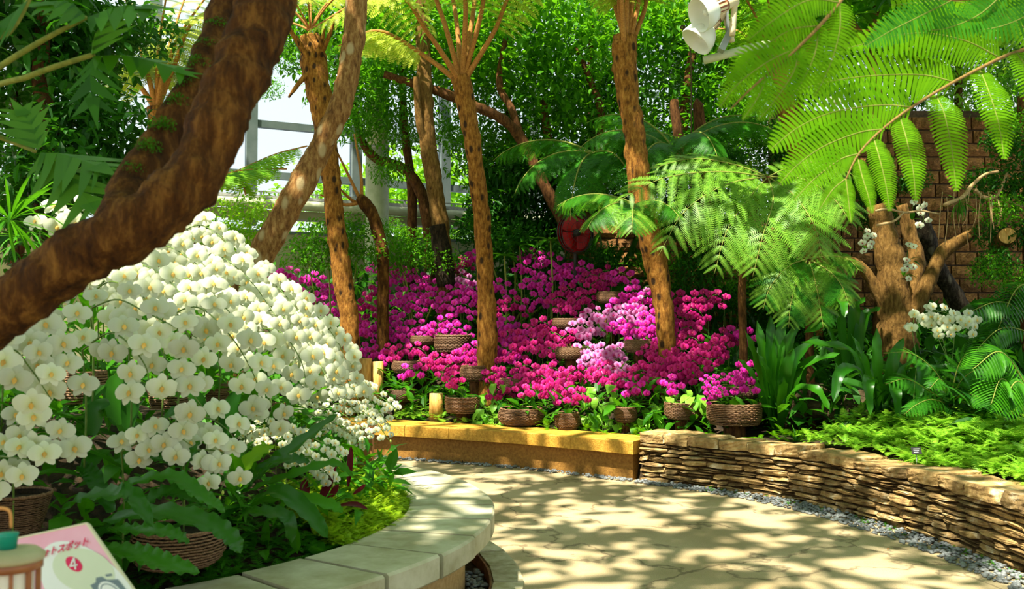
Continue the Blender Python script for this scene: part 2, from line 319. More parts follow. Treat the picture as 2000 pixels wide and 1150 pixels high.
# ------------------------------------------------------------------ near curved bench
SLAB = mat('pale weathered slab', (0.33, 0.30, 0.17), (0.56, 0.53, 0.38), scale=4, rough=.75, bump=.25, rnd=.12, third=(.44, .41, .27), detail=8)
BASE = mat('sandy rendered base', (0.36, 0.23, 0.08), (0.50, 0.34, 0.14), scale=30, rough=.9, bump=.5)
bench = thing('curved_bench', (CX, CY, 0), 'curved pale slab bench wrapping the bed of white orchids', 'bench')
mb = MB(); mb.lathe([(2.2, -.07), (RB, -.07), (RB, .322), (2.1, .322)], 96, Matrix.Translation((CX, CY, 0))); part('base', mb, BASE, bench)
def slab(a0, a1, r0, r1, z0, z1, c, rings=5, bev=.012):
    q = MB(); vs = []; n = rings
    for i in range(n + 1):
        a = lerp(a0, a1, i / n); ca, sa = math.cos(a), math.sin(a)
        e = bev if 0 < i < n else bev
        for r, z in ((r0, z0), (r1 - bev, z0), (r1, z0 + bev), (r1, z1 - bev), (r1 - bev, z1), (r0, z1)): vs.append(V(c[0] + r * ca, c[1] + r * sa, z))
    fs = [(i * 6 + j, i * 6 + (j + 1) % 6, (i + 1) * 6 + (j + 1) % 6, (i + 1) * 6 + j) for i in range(n) for j in range(6)] + [tuple(range(5, -1, -1)), tuple(range(n * 6, n * 6 + 6))]
    q.add(vs, fs); return q
for k in range(15):
    a0 = math.radians(-62 + k * 9.4 + .15); a1 = math.radians(-62 + (k + 1) * 9.4 - .5)
    part('slab', slab(a0, a1, RI + U(-.01, .01), RO + U(-.006, .006), .33, .45 + U(-.003, .003), (CX, CY)), SLAB, bench, False)
# ------------------------------------------------------------------ yellow bench
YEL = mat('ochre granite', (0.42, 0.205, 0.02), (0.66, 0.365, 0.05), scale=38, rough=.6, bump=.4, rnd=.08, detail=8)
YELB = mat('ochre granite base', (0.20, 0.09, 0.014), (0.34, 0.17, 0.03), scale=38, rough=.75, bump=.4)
fr = spline([V(-2.6, 11.45, 0), V(-1.46, 10.93, 0), V(-.6, 10.5, 0), V(.1, 10.12, 0), (.8, 9.6, 0), (1.24, 9.27, 0)], 49)
nb = thing('stone_bench', fr[24], 'long ochre stone bench with overhanging seat slabs below the magenta orchids', 'bench')
def off(i, d):
    t = (fr[min(i + 1, 48)] - fr[max(i - 1, 0)]).normalized(); return fr[i] + V(-t.y, t.x, 0) * d
def run(i0, i1, d0, d1, z0, z1, ch=.012):
    q = MB(); vs = []
    for i in range(i0, i1 + 1):
        for d, z in ((d1, z0), (d0, z0), (d0, z1 - ch), (d0 + ch, z1), (d1, z1)): p = off(i, d); vs.append(V(p.x, p.y, z))
    n = i1 - i0; q.add(vs, [(i * 5 + j, i * 5 + (j + 1) % 5, (i + 1) * 5 + (j + 1) % 5, (i + 1) * 5 + j) for i in range(n) for j in range(5)] + [(4, 3, 2, 1, 0), tuple(range(n * 5, n * 5 + 5))]); return q
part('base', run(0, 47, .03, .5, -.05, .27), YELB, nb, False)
for k in range(8):
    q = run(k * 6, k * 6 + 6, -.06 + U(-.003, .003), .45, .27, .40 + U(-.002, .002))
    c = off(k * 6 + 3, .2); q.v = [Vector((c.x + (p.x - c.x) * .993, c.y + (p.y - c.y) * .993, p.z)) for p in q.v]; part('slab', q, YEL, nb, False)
# ------------------------------------------------------------------ stacked stone wall
STONE = mat('stacked brown stone', (0.10, 0.055, 0.018), (0.36, 0.235, 0.09), scale=9, rough=.8, bump=1.0, rnd=.4, third=(.58, .50, .34), detail=8, lo=.3, hi=.56, bscale=26)
MORT = mat('dark brown mortar', (0.07, 0.04, 0.012), (0.15, 0.09, 0.03), scale=30, rough=.95, bump=.5)
wl = [V(1.29, 9.28, 0)] + [V(p.x, p.y, 0) for p in BND[6:]]
wc = spline(wl, 400); cum = [0]
for a, b_ in zip(wc[:-1], wc[1:]): cum.append(cum[-1] + (b_ - a).length)
TOT = cum[-1]
def wpt(s):
    s = max(0, min(TOT - 1e-3, s)); import bisect
    i = min(bisect.bisect_right(cum, s) - 1, len(cum) - 2); t = (s - cum[i]) / (cum[i + 1] - cum[i]); d = (wc[i + 1] - wc[i]).normalized(); return wc[i].lerp(wc[i + 1], t), d, V(d.y, -d.x, 0) * 1.0
wall = MB(); vs = []; n = 60
for i in range(n + 1):
    p, d, nn = wpt(TOT * i / n); nn = V(d.y, -d.x, 0)
    for o_, z in ((-.0, -.05), (-.0, .43), (-.28, .43), (-.28, -.05)): q = p + nn * (o_ - .035); vs.append(V(q.x, q.y, z))
wall.add(vs, [(i * 4 + j, i * 4 + (j + 1) % 4, (i + 1) * 4 + (j + 1) % 4, (i + 1) * 4 + j) for i in range(n) for j in range(4)] + [(0, 1, 2, 3)])
sw = struct('wall_right', wall, MORT); sw['label'] = 'low curved wall of stacked brown stones edging the path'
def stone(s0, s1, z0, z1, dep, proud, cap=False):
    q = MB(); k = max(3, int((s1 - s0) / .055)); m_ = 5; vs = []; jz = U(-.016, .016); tw = U(-.025, .02)
    for i in range(k + 1):
        t = i / k; s = lerp(s0, s1, t); p, d, _ = wpt(s); nn = V(d.y, -d.x, 0); en = min(t, 1 - t) * (s1 - s0)
        rr = proud * min(1, .6 + en / .02)
        zt = z1 - .007 * R() - (.006 if en < .01 else 0) + jz * (t - .5); zb = z0 + .007 * R() + (.005 if en < .01 else 0) + jz * (t - .5)
        for j in range(m_ + 1):
            u = j / m_; z = lerp(zb, zt, u); e = min(u, 1 - u); pr = rr * (.86 + .14 * min(1, e * 8)) + U(-.007, .007) + tw * (u - .5)
            vs.append(p + nn * pr + V(0, 0, z))
        for dd in ((-.06, zt), (-dep, zt), (-dep, zb)): vs.append(p + nn * dd[0] + V(0, 0, dd[1] + (U(-.004, .004) if cap else 0)))
    r_ = m_ + 4; fs = [(i * r_ + j, i * r_ + (j + 1) % r_, (i + 1) * r_ + (j + 1) % r_, (i + 1) * r_ + j) for i in range(k) for j in range(r_)] + [tuple(range(r_ - 1, -1, -1)), tuple(range(k * r_, k * r_ + r_))]
    q.add(vs, fs); return q
ns = 0
zc = [0.0, .055, .10, .16, .205, .265, .305, .35, .385]
for r_, (z0, z1) in enumerate(zip(zc[:-1], zc[1:])):
    s = -R() * .1
    while s < TOT - 1.1:
        l = U(.13, .42); s0 = max(s, 0) + .006; s1 = s + l - .006; a = z0 + .004; b_ = z1 - .004
        if R() < .16:
            mz = lerp(a, b_, U(.4, .6)); part('stone', stone(s0, s1 - U(0, .03), a, mz - .003, .1, U(.005, .055)), STONE, sw, False); part('stone', stone(s0 + U(0, .03), s1, mz + .003, b_, .1, U(.005, .055)), STONE, sw, False); ns += 2
        else: ns += 1; part('stone', stone(s0, s1, a, b_, .1, U(.008, .06)), STONE, sw, False)
        s += l
s = 0
while s < TOT - 1.1:
    l = U(.26, .42); part('stone', stone(s + .004, s + l - .004, .388, .48 + U(-.02, .025), .33, U(.03, .055), True), STONE, sw, False); s += l; ns += 1
# pebbles
PEB = mat('grey pebble', (0.06, 0.07, 0.075), (0.20, 0.215, 0.215), scale=3, rough=.5, rnd=.4, spec=.4)
def pebgeo(sub, seed):
    import bmesh
    bm = bmesh.new(); bmesh.ops.create_icosphere(bm, subdivisions=sub, radius=1); rg = V(seed * 3.1, seed, 2)
    v_ = np.array([tuple(Vector(v.co) * (1 + .22 * mnoise.noise(v.co * .9 + rg))) for v in bm.verts]) * np.array([1, .72, .45]); f_ = np.array([[v.index for v in f.verts] for f in bm.faces]); bm.free(); return v_, f_
PGH = [pebgeo(2, i) for i in range(4)]; PGL = [pebgeo(1, i) for i in range(4)]
PEBM = []
for g_ in PGH: q = MB(); q.geo(g_, Matrix()); PEBM.append(q.mesh('pebble', PEB))
pm = []
def pebble_at(p, s):
    return Matrix.Translation(p) @ Matrix.Rotation(U(0, 6.28), 4, 'Z') @ Matrix.Rotation(U(-.35, .35), 4, 'X') @ Matrix.Diagonal((s, s, s, 1))
for i in range(1700):
    s = U(.0, TOT - 1.3); p, d, _ = wpt(s); nn = V(d.y, -d.x, 0); wdt = lerp(.12, .25, sstep(0, 2, s)); o_ = .04 + wdt * R() ** 1.1
    pm.append(pebble_at(p + nn * o_ + V(0, 0, .006 + .03 * (1 - o_ / .3) * R()), U(.014, .028)))
for i in range(420):
    k = random.randrange(0, 48); p = off(k, -U(-.02, .10)); pm.append(pebble_at(V(p.x + U(-.04, .04), p.y, .01 + R() * .01), U(.014, .028)))
for i in range(420):
    a = math.radians(U(-48, 12)); r = U(RB + .012, RG - .03); pm.append(pebble_at(V(CX + r * math.cos(a), CY + r * math.sin(a), -.06 + R() * .03), U(.016, .03)))
pm.sort(key=lambda M: -(M.to_scale().x) / M.translation.y)
for M in pm[:290]: link('pebble', random.choice(PEBM), floor, M)
q = MB()
for M in pm[290:]: q.geo(random.choice(PGL), M)
o = link('pebble_bed', q.mesh('pebble_bed', PEB), floor); o['kind'] = 'stuff'
# ------------------------------------------------------------------ sandstone block wall
BR = mat('tan sandstone block', (0.13, 0.052, 0.012), (0.38, 0.18, 0.045), scale=6, rough=.8, bump=1.0, rnd=.3, third=(.64, .44, .20), detail=7, bscale=14)
bw = MB(); bw.box((2.35, 13.75, 1.9), (3.1, .4, 2.6)); bw.box((6.5, 13.75, 2.8), (5.2, .4, 3.9)); bwall = struct('wall_back', bw, mat('dark block joints', (0.05, 0.03, 0.012), (0.10, 0.06, 0.02), scale=20)); bwall['label'] = 'tan sandstone block wall behind the gnarled trees'
YW = 13.5; brm = []
for k in range(5):
    q = MB(); nx, nz_ = 5, 3; vs = []
    for i in range(nx + 1):
        for j in range(nz_ + 1):
            e = (i in (0, nx)) or (j in (0, nz_)); vs.append(V(-.5 + i / nx, (-.1 if e else -.9 + U(-.6, .5)), -.5 + j / nz_))
    q.add(vs, [(i * 4 + j, (i + 1) * 4 + j, (i + 1) * 4 + j + 1, i * 4 + j + 1) for i in range(nx) for j in range(nz_)]); q.box((0, .45, 0), (1, 1.1, 1)); brm.append(q.mesh('brick', BR, False))
for r_ in range(19):
    z = .95 + r_ * .2
    x = .95 - R() * .3
    while x < 8.3:
        l = random.choice((.24, .32, .32, .38))
        if x + l > 1.0 and not (x < 3.9 and z > 3.05) and z < 4.6: 
            M = Matrix.Translation((x + l / 2, YW, z)) @ Matrix.Diagonal((l - .022, .045, .178, 1)); link('brick', random.choice(brm), bwall, M)
        x += l
# ------------------------------------------------------------------ glazed wall
P0 = at(592, 407, 16.0); DW = V(.90, .437, 0).normalized(); NW = V(DW.y, -DW.x, 0)
def W(px, py, d=0):
    r = ray(px, py); o_ = V(0, 0, EYE); t = (P0 + NW * d - o_).dot(NW) / r.dot(NW); return o_ + r * t
def wu(p): return (p - P0).dot(DW)
RW = Matrix.Rotation(math.atan2(DW.y, DW.x), 3, 'Z')
def wbox(u0, u1, z0, z1, d0, d1, mb): c = P0 + DW * ((u0 + u1) / 2) + NW * ((d0 + d1) / 2); mb.box((c.x, c.y, (z0 + z1) / 2), (abs(u1 - u0), abs(d1 - d0), z1 - z0), 0, RW)
FRM = mat('grey green window frame', (0.10, 0.14, 0.13), (0.15, 0.19, 0.18), scale=3, rough=.5); CREAM = mat('olive cream panel', (0.30, 0.30, 0.15), (0.38, 0.37, 0.20), scale=2, rough=.6)
PIPE = mat('pale green pipe', (0.42, 0.47, 0.28), (0.55, 0.58, 0.38), scale=6, rough=.5); SLV = mat('grey cable tray', (0.35, 0.36, 0.34), (0.5, 0.5, 0.47), scale=20, rough=.5)
z_ = lambda px, py: W(px, py).z
zA, zB, zC = z_(590, 250), z_(590, 347), z_(592, 432); zD, zE = z_(592, 445), z_(592, 460)
mb = MB(); wbox(-7, 12, .5, zE, -.1, .12, mb); wn = struct('wall_far', mb, CREAM)
mb = MB(); wbox(-7, 12, zC, zC + .14, -.05, .25, mb); struct('trim_3', mb, CREAM)
wf = MB()
wbox(-7, 12, zA - .06, zA + .06, -.06, .06, wf); wbox(-7, 12, zB - .06, zB + .06, -.06, .06, wf); wbox(-7, 12, zA + 1.35, zA + 1.47, -.06, .06, wf); wbox(-7, 12, zE, zE + .05, -.04, .14, wf)
ux = [wu(W(p, 350)) for p in (300, 490, 695, 868, 1040, 1180, 1320)]
ux = [ux[0] - 3.6, ux[0] - 1.8] + ux
for u in ux: wbox(u - .09, u + .09, zD, 8.2, -.09, .09, wf)
wo = struct('window_1', wf, FRM)
m, nt, N = newmat('window glass'); L = nt.links.new; t_ = N('ShaderNodeBsdfTransparent'); t_.inputs[0].default_value = (.93, .97, .96, 1); gl = N('ShaderNodeBsdfGlossy'); gl.inputs['Roughness'].default_value = .03
lw = N('ShaderNodeFresnel'); mx = N('ShaderNodeMixShader'); L(lw.outputs[0], mx.inputs[0]); L(t_.outputs[0], mx.inputs[1]); L(gl.outputs[0], mx.inputs[2]); o = N('ShaderNodeOutputMaterial'); L(mx.outputs[0], o.inputs[0]); GLASS = m
zz = [zE + .05, zC, zC + .14, zB, zA, zA + 1.41, 8.2]
for a, b_ in zip(ux[:-1], ux[1:]):
    for z0, z1 in ((zz[0], zz[1]), (zz[2], zz[3]), (zz[3], zz[4]), (zz[4], zz[5]), (zz[5], zz[6])):
        q = MB(); wbox(a + .09, b_ - .09, z0 + .04, z1 - .04, -.012, -.002, q); part('pane', q, GLASS, wo, False)
q = MB(); zp = z_(592, 408); q.tube([P0 + DW * u + NW * .4 + V(0, 0, zp - P0.z) for u in np.linspace(-7, 12, 12)], .085, 12)
hp = tag(link('heating_pipe', q.mesh('heating_pipe', PIPE)), 'thick pale green pipe running along the glazed wall', 'pipe')
q = MB(); zt = z_(592, 392); wbox(-7, 12, zt - .05, zt, .1, .42, q); wbox(-7, 12, zt + .05, zt + .07, .36, .4, q)
for u in np.linspace(-6.8, 11.8, 60): wbox(u, u + .03, zt, zt + .07, .36, .4, q)
tag(link('cable_tray', q.mesh('cable_tray', SLV, False)), 'grey metal cable tray above the pale green pipe', 'cable tray')
pc = W(736, 450, 1.1); col = thing('column', (pc.x, pc.y, 1.0), 'round pale green steel column in front of the windows', 'column'); q = MB(); q.tube([V(pc.x, pc.y, z) for z in (1.0, 3, 4.55)], .195, 24); part('shaft', q, PIPE, col)
q = MB(); q.tube([V(pc.x, pc.y, z) for z in (4.56, 5.2, 8.2)], .19, 24); part('shaft', q, PIPE, col); q = MB(); q.lathe([(.2, -.02), (.215, -.02), (.215, .02), (.2, .02)], 24, Matrix.Translation((pc.x, pc.y, 4.555))); part('joint_ring', q, SLV, col)
# greenhouse roof ribs (their shade draws the straight lines on the path)
q = MB()
for k in range(-4, 6): q.box((k * 2.3 + .4, 5, 8.3), (.08, 26, .12), 0, Matrix.Rotation(math.radians(24), 3, 'Z'))
for k in range(-3, 7): q.box((0, k * 2.9 + .5, 8.3), (24, .09, .14), 0, Matrix.Rotation(math.radians(24), 3, 'Z'))
struct('ceiling', q, FRM)
print('SETTING', ns)
# ================================================================== BUILDERS
def swatch(mb, n, fn, geos, smin, smax, tilt=.7, mi=0):
    for _ in range(n):
        p = fn(); mb.geo(random.choice(geos), Matrix.Translation(p) @ rnd_rot(tilt) @ Matrix.Scale(U(smin, smax), 4), mi)
def cluster(name, material, n, L0, L1, geos=LG_S, flat=.75, tilt=.9):
    mb = MB()
    for _ in range(n):
        d = V(random.gauss(0, 1), random.gauss(0, 1), random.gauss(0, 1)).normalized() * (R() ** .45); d.z *= flat
        mb.geo(random.choice(geos), Matrix.Translation(d) @ rnd_rot(tilt) @ Matrix.Rotation(.35, 4, 'Y') @ Matrix.Scale(U(L0, L1), 4))
    tw = MB()
    return mb.mesh('foliage', material, False)
CL = {k: [cluster('f', m_, n, a, b_, g_) for _ in range(v)] for k, (m_, n, a, b_, g_, v) in {
    'tree': (G_TREE, 800, .10, .18, LG_S, 3), 'creep': (G_MID, 500, .14, .24, LG_S, 2), 'long': (G_TREE, 650, .16, .28, LG_L, 2), 'dark': (G_DARK, 800, .12, .22, LG_S, 2),
    'bright': (G_BRIGHT, 700, .10, .17, LG_S, 2), 'darklong': (G_DARK, 600, .25, .45, LG_L, 2)}.items()}
def scatter_foliage(root, lst, kind, key='foliage'):
    """lst of (px, py, depth, radius)"""
    L0 = Vector(root.location)
    for (x, y, d, r) in lst:
        p = at(x, y, d) if not isinstance(x, Vector) else x
        o = link('foliage', random.choice(CL[kind]), root, Matrix.Translation(p - L0) @ Matrix.Rotation(U(0, 6.28), 4, 'Z') @ Matrix.Diagonal((r, r, r * U(.8, 1.05), 1))); o['kind'] = 'stuff'
def pxs(lst, d=None): return [at(*p) if len(p) == 3 else at(p[0], p[1], d) for p in lst]
def root_on(p, drop=None):
    h = H(p.x, p.y) if bdist(p.x, p.y) > .15 else (HL(p.x, p.y) if math.hypot(p.x - CX, p.y - CY) < 2.1 else 0)
    return V(p.x, p.y, h - .03)
def trunk_tree(name, label, limbs, material, cat='tree', nz=.18, group=None, foliage=(), grounded=True, extra=None, step=.06, ns=7):
    """limbs: list of (pixel polyline with depth, [radii]) ; first limb is the trunk"""
    P = pxs(limbs[0][0])
    if grounded: P[0:0] = [root_on(P[0])] if P[0].z - root_on(P[0]).z > .08 else []
    root = thing(name, P[0], label, cat, group)
    for i, (l, rad) in enumerate(limbs):
        Q = P if i == 0 else pxs(l); ln = sum((b_ - a).length for a, b_ in zip(Q[:-1], Q[1:])); n = max(8, int(ln / step)); q = MB()
        q.tube(spline(Q, n), radii(rad, n), 14 if rad[0] > .04 else 8, 0, True, nz, ns); part('trunk' if i == 0 else 'branch', q, material, root)
    for f in foliage: scatter_foliage(root, f[1], f[0])
    return root
# ---- frond variants for tree fern crowns
def crownset(green, L, stipe=.3, plen=.42, npair=20, pg=PG, rr=.016, sr=.022):
    return [frondmesh('frond', L, math.radians(e), math.radians(bn), stipe, npair, plen, (green, STALK), pg, rr, .3, sr) for e, bn in ((80, 75), (68, 85), (52, 80), (30, 75))]
FS = {'yel': crownset(G_YEL, 2.1), 'mid': crownset(G_FERND, 1.9), 'green': crownset(G_FERN, 1.9)}
def crown(root, top, key, lst, s=1.0):
    """lst: (azimuth deg, variant, scale)"""
    L0 = Vector(root.location)
    for az, vi, k in lst:
        bl, st = FS[key][vi]; M = Matrix.Translation(top - L0) @ Matrix.Rotation(math.radians(az), 4, 'Z') @ Matrix.Rotation(U(-.12, .12), 4, 'X') @ Matrix.Scale(k * s, 4)
        o = link('frond', bl, root, M); link('stalk', st, o)
# ================================================================== TREES
trunk_tree('shaggy_tree', 'thick shaggy brown trunk leaning across the nearest corner over the white orchids',
    [([(-330, 900, 3.0), (-120, 700, 2.5), (0, 610, 2.25), (150, 505, 2.2), (290, 425, 2.2), (385, 330, 2.25), (450, 180, 2.3), (510, 40, 2.4), (545, -120, 2.5), (600, -420, 2.7)], [.095, .085, .075, .068, .072, .072, .07, .078, .08, .08]),
     ([(225, 440, 2.3), (265, 350, 2.45), (340, 245, 2.6), (400, 130, 2.75), (440, 20, 2.9), (470, -150, 3.0)], [.05, .055, .055, .052, .05, .045])], BARK_N, nz=.2, step=.02, ns=16)
trunk_tree('patchy_tree', 'pale blotchy trunk curving up from behind the white orchids',
    [([(470, 585, 6.9), (500, 520, 6.9), (560, 410, 6.9), (620, 300, 7.0), (662, 215, 7.0), (685, 120, 7.1), (697, 0, 7.2), (705, -200, 7.3), (720, -500, 7.6)], [.085, .082, .10, .098, .09, .088, .085, .08, .08])], BARK_P, nz=.16, step=.04)
t3 = trunk_tree('tree_fern', 'tree fern with pale ochre trunk behind the blotchy leaning trunk',
    [([(683, 640, 12.0), (672, 560, 12.0), (655, 440, 12.0), (645, 330, 12.0), (628, 220, 12.1), (612, 110, 12.2), (606, 70, 12.2)], [.125, .12, .13, .115, .135, .18, .135])], BARK_T, 'tree fern')
for k, (dx, dy) in enumerate([(-60, -65), (-35, -40), (20, -50), (40, -60), (-50, 40)]):
    q = MB(); q.tube(spline([at(614, 130, 12.1), at(614 + dx * .6, 130 + dy * .8, 12.0), at(614 + dx, 130 + dy * 1.5, 11.9)], 8), [.045, .04, .04, .035, .03, .03, .02, .015], 7, 0, True, .2, 12); part('leaf_stub', q, BARK_T, t3)
top = at(606, 60, 12.2); crown(t3, top, 'yel', [(200, 2, .8), (150, 3, .8), (240, 2, .7), (330, 2, .75), (20, 1, .8), (280, 3, .6), (100, 1, .9)])
t4 = trunk_tree('tree_fern', 'slender spotted tree fern trunk rising among the magenta orchids',
    [([(952, 640, 11.5), (950, 580, 11.5), (945, 480, 11.4), (935, 370, 11.3), (922, 270, 11.2), (908, 190, 11.2), (900, 150, 11.2)], [.14, .125, .105, .105, .10, .115, .12])], BARK_T, 'tree fern')
top = at(902, 165, 11.2)
def stalks(root, top, ends, r0=.035, mb=None):
    for e in ends:
        q = MB(); n = 10; pts = spline([top, top.lerp(e[0], .5) + V(0, 0, .05), e[0]], n); q.tube(pts, radii([r0, r0 * .8, r0 * .45], n), 7, 0, True, .1, 20); yield part('frond', q, STALK, root), e, pts
def big_frond(root, pts, r0, plen, npair, start, green=G_YEL, pg=PG, droop=.45, up=V(0, 0, 1)):
    """hand placed frond: brown stalk along pts with a blade from fraction start on"""
    n = 30; S = spline(pts, n); L0 = Vector(root.location); q = MB(); q.tube(S, radii([r0, r0 * .75, r0 * .5, r0 * .2], n), 7, 0, True, .08, 20)
    b_ = MB()
    for k in range(npair):
        u = (k + .5) / npair; f = (start + (1 - start) * u) * (n - 1); i = min(int(f), n - 2); p = S[i].lerp(S[i + 1], f - i); T = (S[i + 1] - S[i]).normalized()
        sd = T.cross(up).normalized(); l = plen * (math.sin(PI * (u * .8 + .17)) ** .8) * (1 - .2 * u)
        for s in (1, -1): b_.geo(random.choice(pg), frame((T * lerp(.35, .8, u) + sd * s - V(0, 0, droop)).normalized(), up, p, l))
    o = part('frond', b_, green, root, False); q.v = [v - L0 for v in q.v]; link('stalk', q.mesh('stalk', STALK), o); return o
for ex in [(760, -20, 10.2, 600, 60, 9.6), (800, -120, 10.9, 700, -160, 10.4), (860, -110, 11.8, 820, -240, 12.2), (935, -150, 11.6, 960, -330, 11.6), (960, -100, 10.6, 1010, -260, 10), (1010, -30, 10.6, 1130, -110, 10.2), (900, -120, 10.4, 890, -260, 9.6), (740, 60, 11.2, 660, 90, 11.4)]:
    big_frond(t4, [top, at((902 + ex[0]) / 2 + 8, (150 + ex[1]) / 2 + 4, (11.2 + ex[2]) / 2), at(ex[0], ex[1], ex[2]), at(ex[3], ex[4], ex[5])], .038, .48, 20, .36)
t5 = trunk_tree('tree_fern', 'stout orange brown tree fern trunk behind the pale fern fronds',
    [([(1300, 640, 10.6), (1285, 540, 10.6), (1262, 430, 10.5), (1248, 350, 10.5), (1238, 260, 10.5), (1226, 180, 10.5), (1220, 110, 10.5), (1222, 70, 10.5)], [.10, .11, .13, .135, .125, .12, .14, .13])], BARK_T, 'tree fern', nz=.22)
top = at(1224, 110, 10.5)
for ex in [(1196, -60, 10.4, 1090, -300, 10), (1210, -90, 10.6, 1180, -400, 10.8), (1225, -90, 10.2, 1240, -400, 9.5), (1245, -90, 10.6, 1330, -360, 11), (1265, -70, 10.6, 1400, -260, 10.6), (1205, -90, 10.0, 1120, -330, 9.0), (1232, -90, 11, 1260, -330, 12), (1290, -60, 10.9, 1480, -180, 11.4), (1180, -80, 10.9, 1000, -220, 11.2)]:
    big_frond(t5, [top + V(U(-.05, .05), 0, U(-.15, .1)), at((1224 + ex[0]) / 2, (110 + ex[1]) / 2, (10.5 + ex[2]) / 2), at(ex[0], ex[1], ex[2]), at(ex[3], ex[4], ex[5])], .036, .5, 18, .42)
t9 = trunk_tree('tree_fern', 'slim tree fern trunk in front of the block wall',
    [([(1590, 560, 11.6), (1580, 440, 11.6), (1560, 320, 11.5), (1540, 230, 11.5), (1528, 180, 11.5)], [.10, .10, .10, .10, .12])], BARK_T, 'tree fern')
top = at(1526, 175, 11.5)
for ex in [(1470, 20, 11.3, 1400, -90, 10.8), (1500, 0, 11.4, 1470, -160, 11.2), (1540, -10, 11.5, 1560, -180, 11.5), (1575, 10, 11.6, 1660, -80, 11.8), (1440, 60, 11.8, 1330, 60, 12.2), (1610, 60, 11.2, 1720, 60, 10.8)]:
    big_frond(t9, [top, at((1526 + ex[0]) / 2, (175 + ex[1]) / 2 - 6, 11.4), at(ex[0], ex[1], ex[2]), at(ex[3], ex[4], ex[5])], .03, .45, 18, .35, G_BRIGHT)
# dark branching trees
trunk_tree('broadleaf_tree', 'dark stemmed tree with charred lower trunk left of the slender spotted trunk',
    [([(868, 540, 12.8), (862, 450, 12.8), (848, 360, 12.8), (836, 280, 12.8), (830, 180, 12.8), (826, 60, 12.9), (820, -80, 13)], [.12, .11, .12, .12, .11, .10, .08]),
     ([(836, 290, 12.8), (820, 240, 12.7), (812, 150, 12.6)], [.07, .06, .04])], BARK_R,
    foliage=[('tree', [(760, 60, 13.2, 1.0), (850, 30, 13.4, 1.0), (800, 150, 13.4, .8), (700, 150, 13.8, .85), (745, 250, 14.0, .55), (880, 250, 13.6, .5)]), ('long', [(680, 240, 13.6, .5), (760, 330, 13.8, .35)])])
ch = bpy.data.objects['broadleaf_tree']; q = MB(); CHAR = barkmat('black charred bark', (0.004, 0.003, 0.002), (0.02, 0.013, 0.007), (0.06, 0.04, 0.02), (0, 0, 0), scars=False); q.tube(spline(pxs([(871, 560, 12.75), (866, 510, 12.75), (860, 470, 12.75), (855, 440, 12.75)]), 20), radii([.13, .128, .122, .112], 20), 14, 0, True, .2, 7); part('charred_bark', q, CHAR, ch)
trunk_tree('broadleaf_tree', 'brown forked tree leaning behind the slender spotted trunk',
    [([(1120, 520, 13.2), (1098, 430, 13.2), (1062, 360, 13.2), (1020, 275, 13.2), (985, 235, 13.1), (930, 208, 13.0), (860, 180, 12.9), (750, 145, 12.8)], [.12, .095, .09, .085, .075, .075, .07, .05]),
     ([(1018, 275, 13.2), (1000, 215, 13.2), (975, 160, 13.3), (990, 60, 13.4)], [.06, .055, .05, .03]),
     ([(1140, 560, 13.6), (1150, 400, 13.7), (1175, 240, 13.8), (1150, 150, 13.8), (1125, 90, 13.8)], [.07, .065, .06, .05, .03])], BARK_D,
    foliage=[('tree', [(960, 70, 13.6, 1.1), (1050, 130, 13.8, 1.1), (1140, 60, 13.8, 1.0), (1100, 230, 14.0, .9), (990, 300, 14.2, .5), (1180, 200, 14.2, .8), (1060, 10, 13.4, 1.0), (940, 150, 14.2, .7)])])
trunk_tree('broadleaf_tree', 'crooked brown tree arching behind the pale green column',
    [([(840, 500, 14.5), (835, 430, 14.5), (815, 360, 14.5), (780, 325, 14.5), (735, 310, 14.4), (705, 270, 14.3), (690, 200, 14.2)], [.09, .10, .09, .08, .075, .06, .04])], BARK_D,
    foliage=[('long', [(660, 190, 14.2, .55), (740, 210, 14.6, .6), (600, 60, 14.4, .8), (700, 40, 14.6, .9), (540, 20, 14.4, .8), (800, 250, 15, .5)]), ('tree', [(640, 100, 14.8, .9), (560, 110, 14.0, .4), (520, 170, 13.5, .3)])])
t8 = trunk_tree('small_tree_fern', 'small dark tree fern with sparse bare stalks beside the column',
    [([(748, 520, 12.4), (742, 470, 12.4), (728, 420, 12.4), (708, 392, 12.4), (700, 385, 12.4)], [.075, .085, .085, .085, .05])], BARK_N, 'tree fern')
for e in [(655, 290, 12.2), (692, 262, 12.5), (660, 365, 12.0), (625, 380, 12.3)]:
    q = MB(); q.tube(spline([at(706, 395, 12.4), at((706 + e[0]) / 2 + 6, (395 + e[1]) / 2 + 12, 12.4), at(*e)], 10), radii([.03, .022, .012], 10), 6); part('stalk', q, STALK, t8)
# right backdrop trees
trunk_tree('broadleaf_tree', 'leafy tree filling the top behind the floodlights',
    [([(1330, 470, 14.0), (1330, 300, 14.0), (1345, 150, 14.2), (1370, 0, 14.4)], [.09, .08, .07, .05])], BARK_D,
    foliage=[('tree', [(1290, 60, 14.2, 1.0), (1390, 180, 14.2, .9), (1330, 260, 14.2, .8), (1230, 20, 14.8, .9), (1440, 260, 14.0, .6)]), ('bright', [(1400, 40, 14.8, 1.1), (1480, 100, 14.6, .9), (1560, 30, 14.6, 1.1), (1650, 50, 14.4, 1.0), (1330, 10, 14.6, .7)])])
trunk_tree('broadleaf_tree', 'yellow green tree above the block wall at the top corner',
    [([(1720, 200, 12.9), (1700, 90, 13.0), (1720, -20, 13)], [.07, .06, .05]), ([(1700, 90, 13.0), (1660, 40, 13), (1620, 10, 13)], [.04, .04, .03])], BARK_R, grounded=False,
    foliage=[('bright', [(1740, 30, 13.6, 1.0), (1850, 60, 13.4, 1.0), (1960, 40, 13.2, 1.1)]), ('tree', [(1640, 150, 13.9, .6), (1960, 180, 13.2, .6), (1480, 190, 13.2, .45)])])
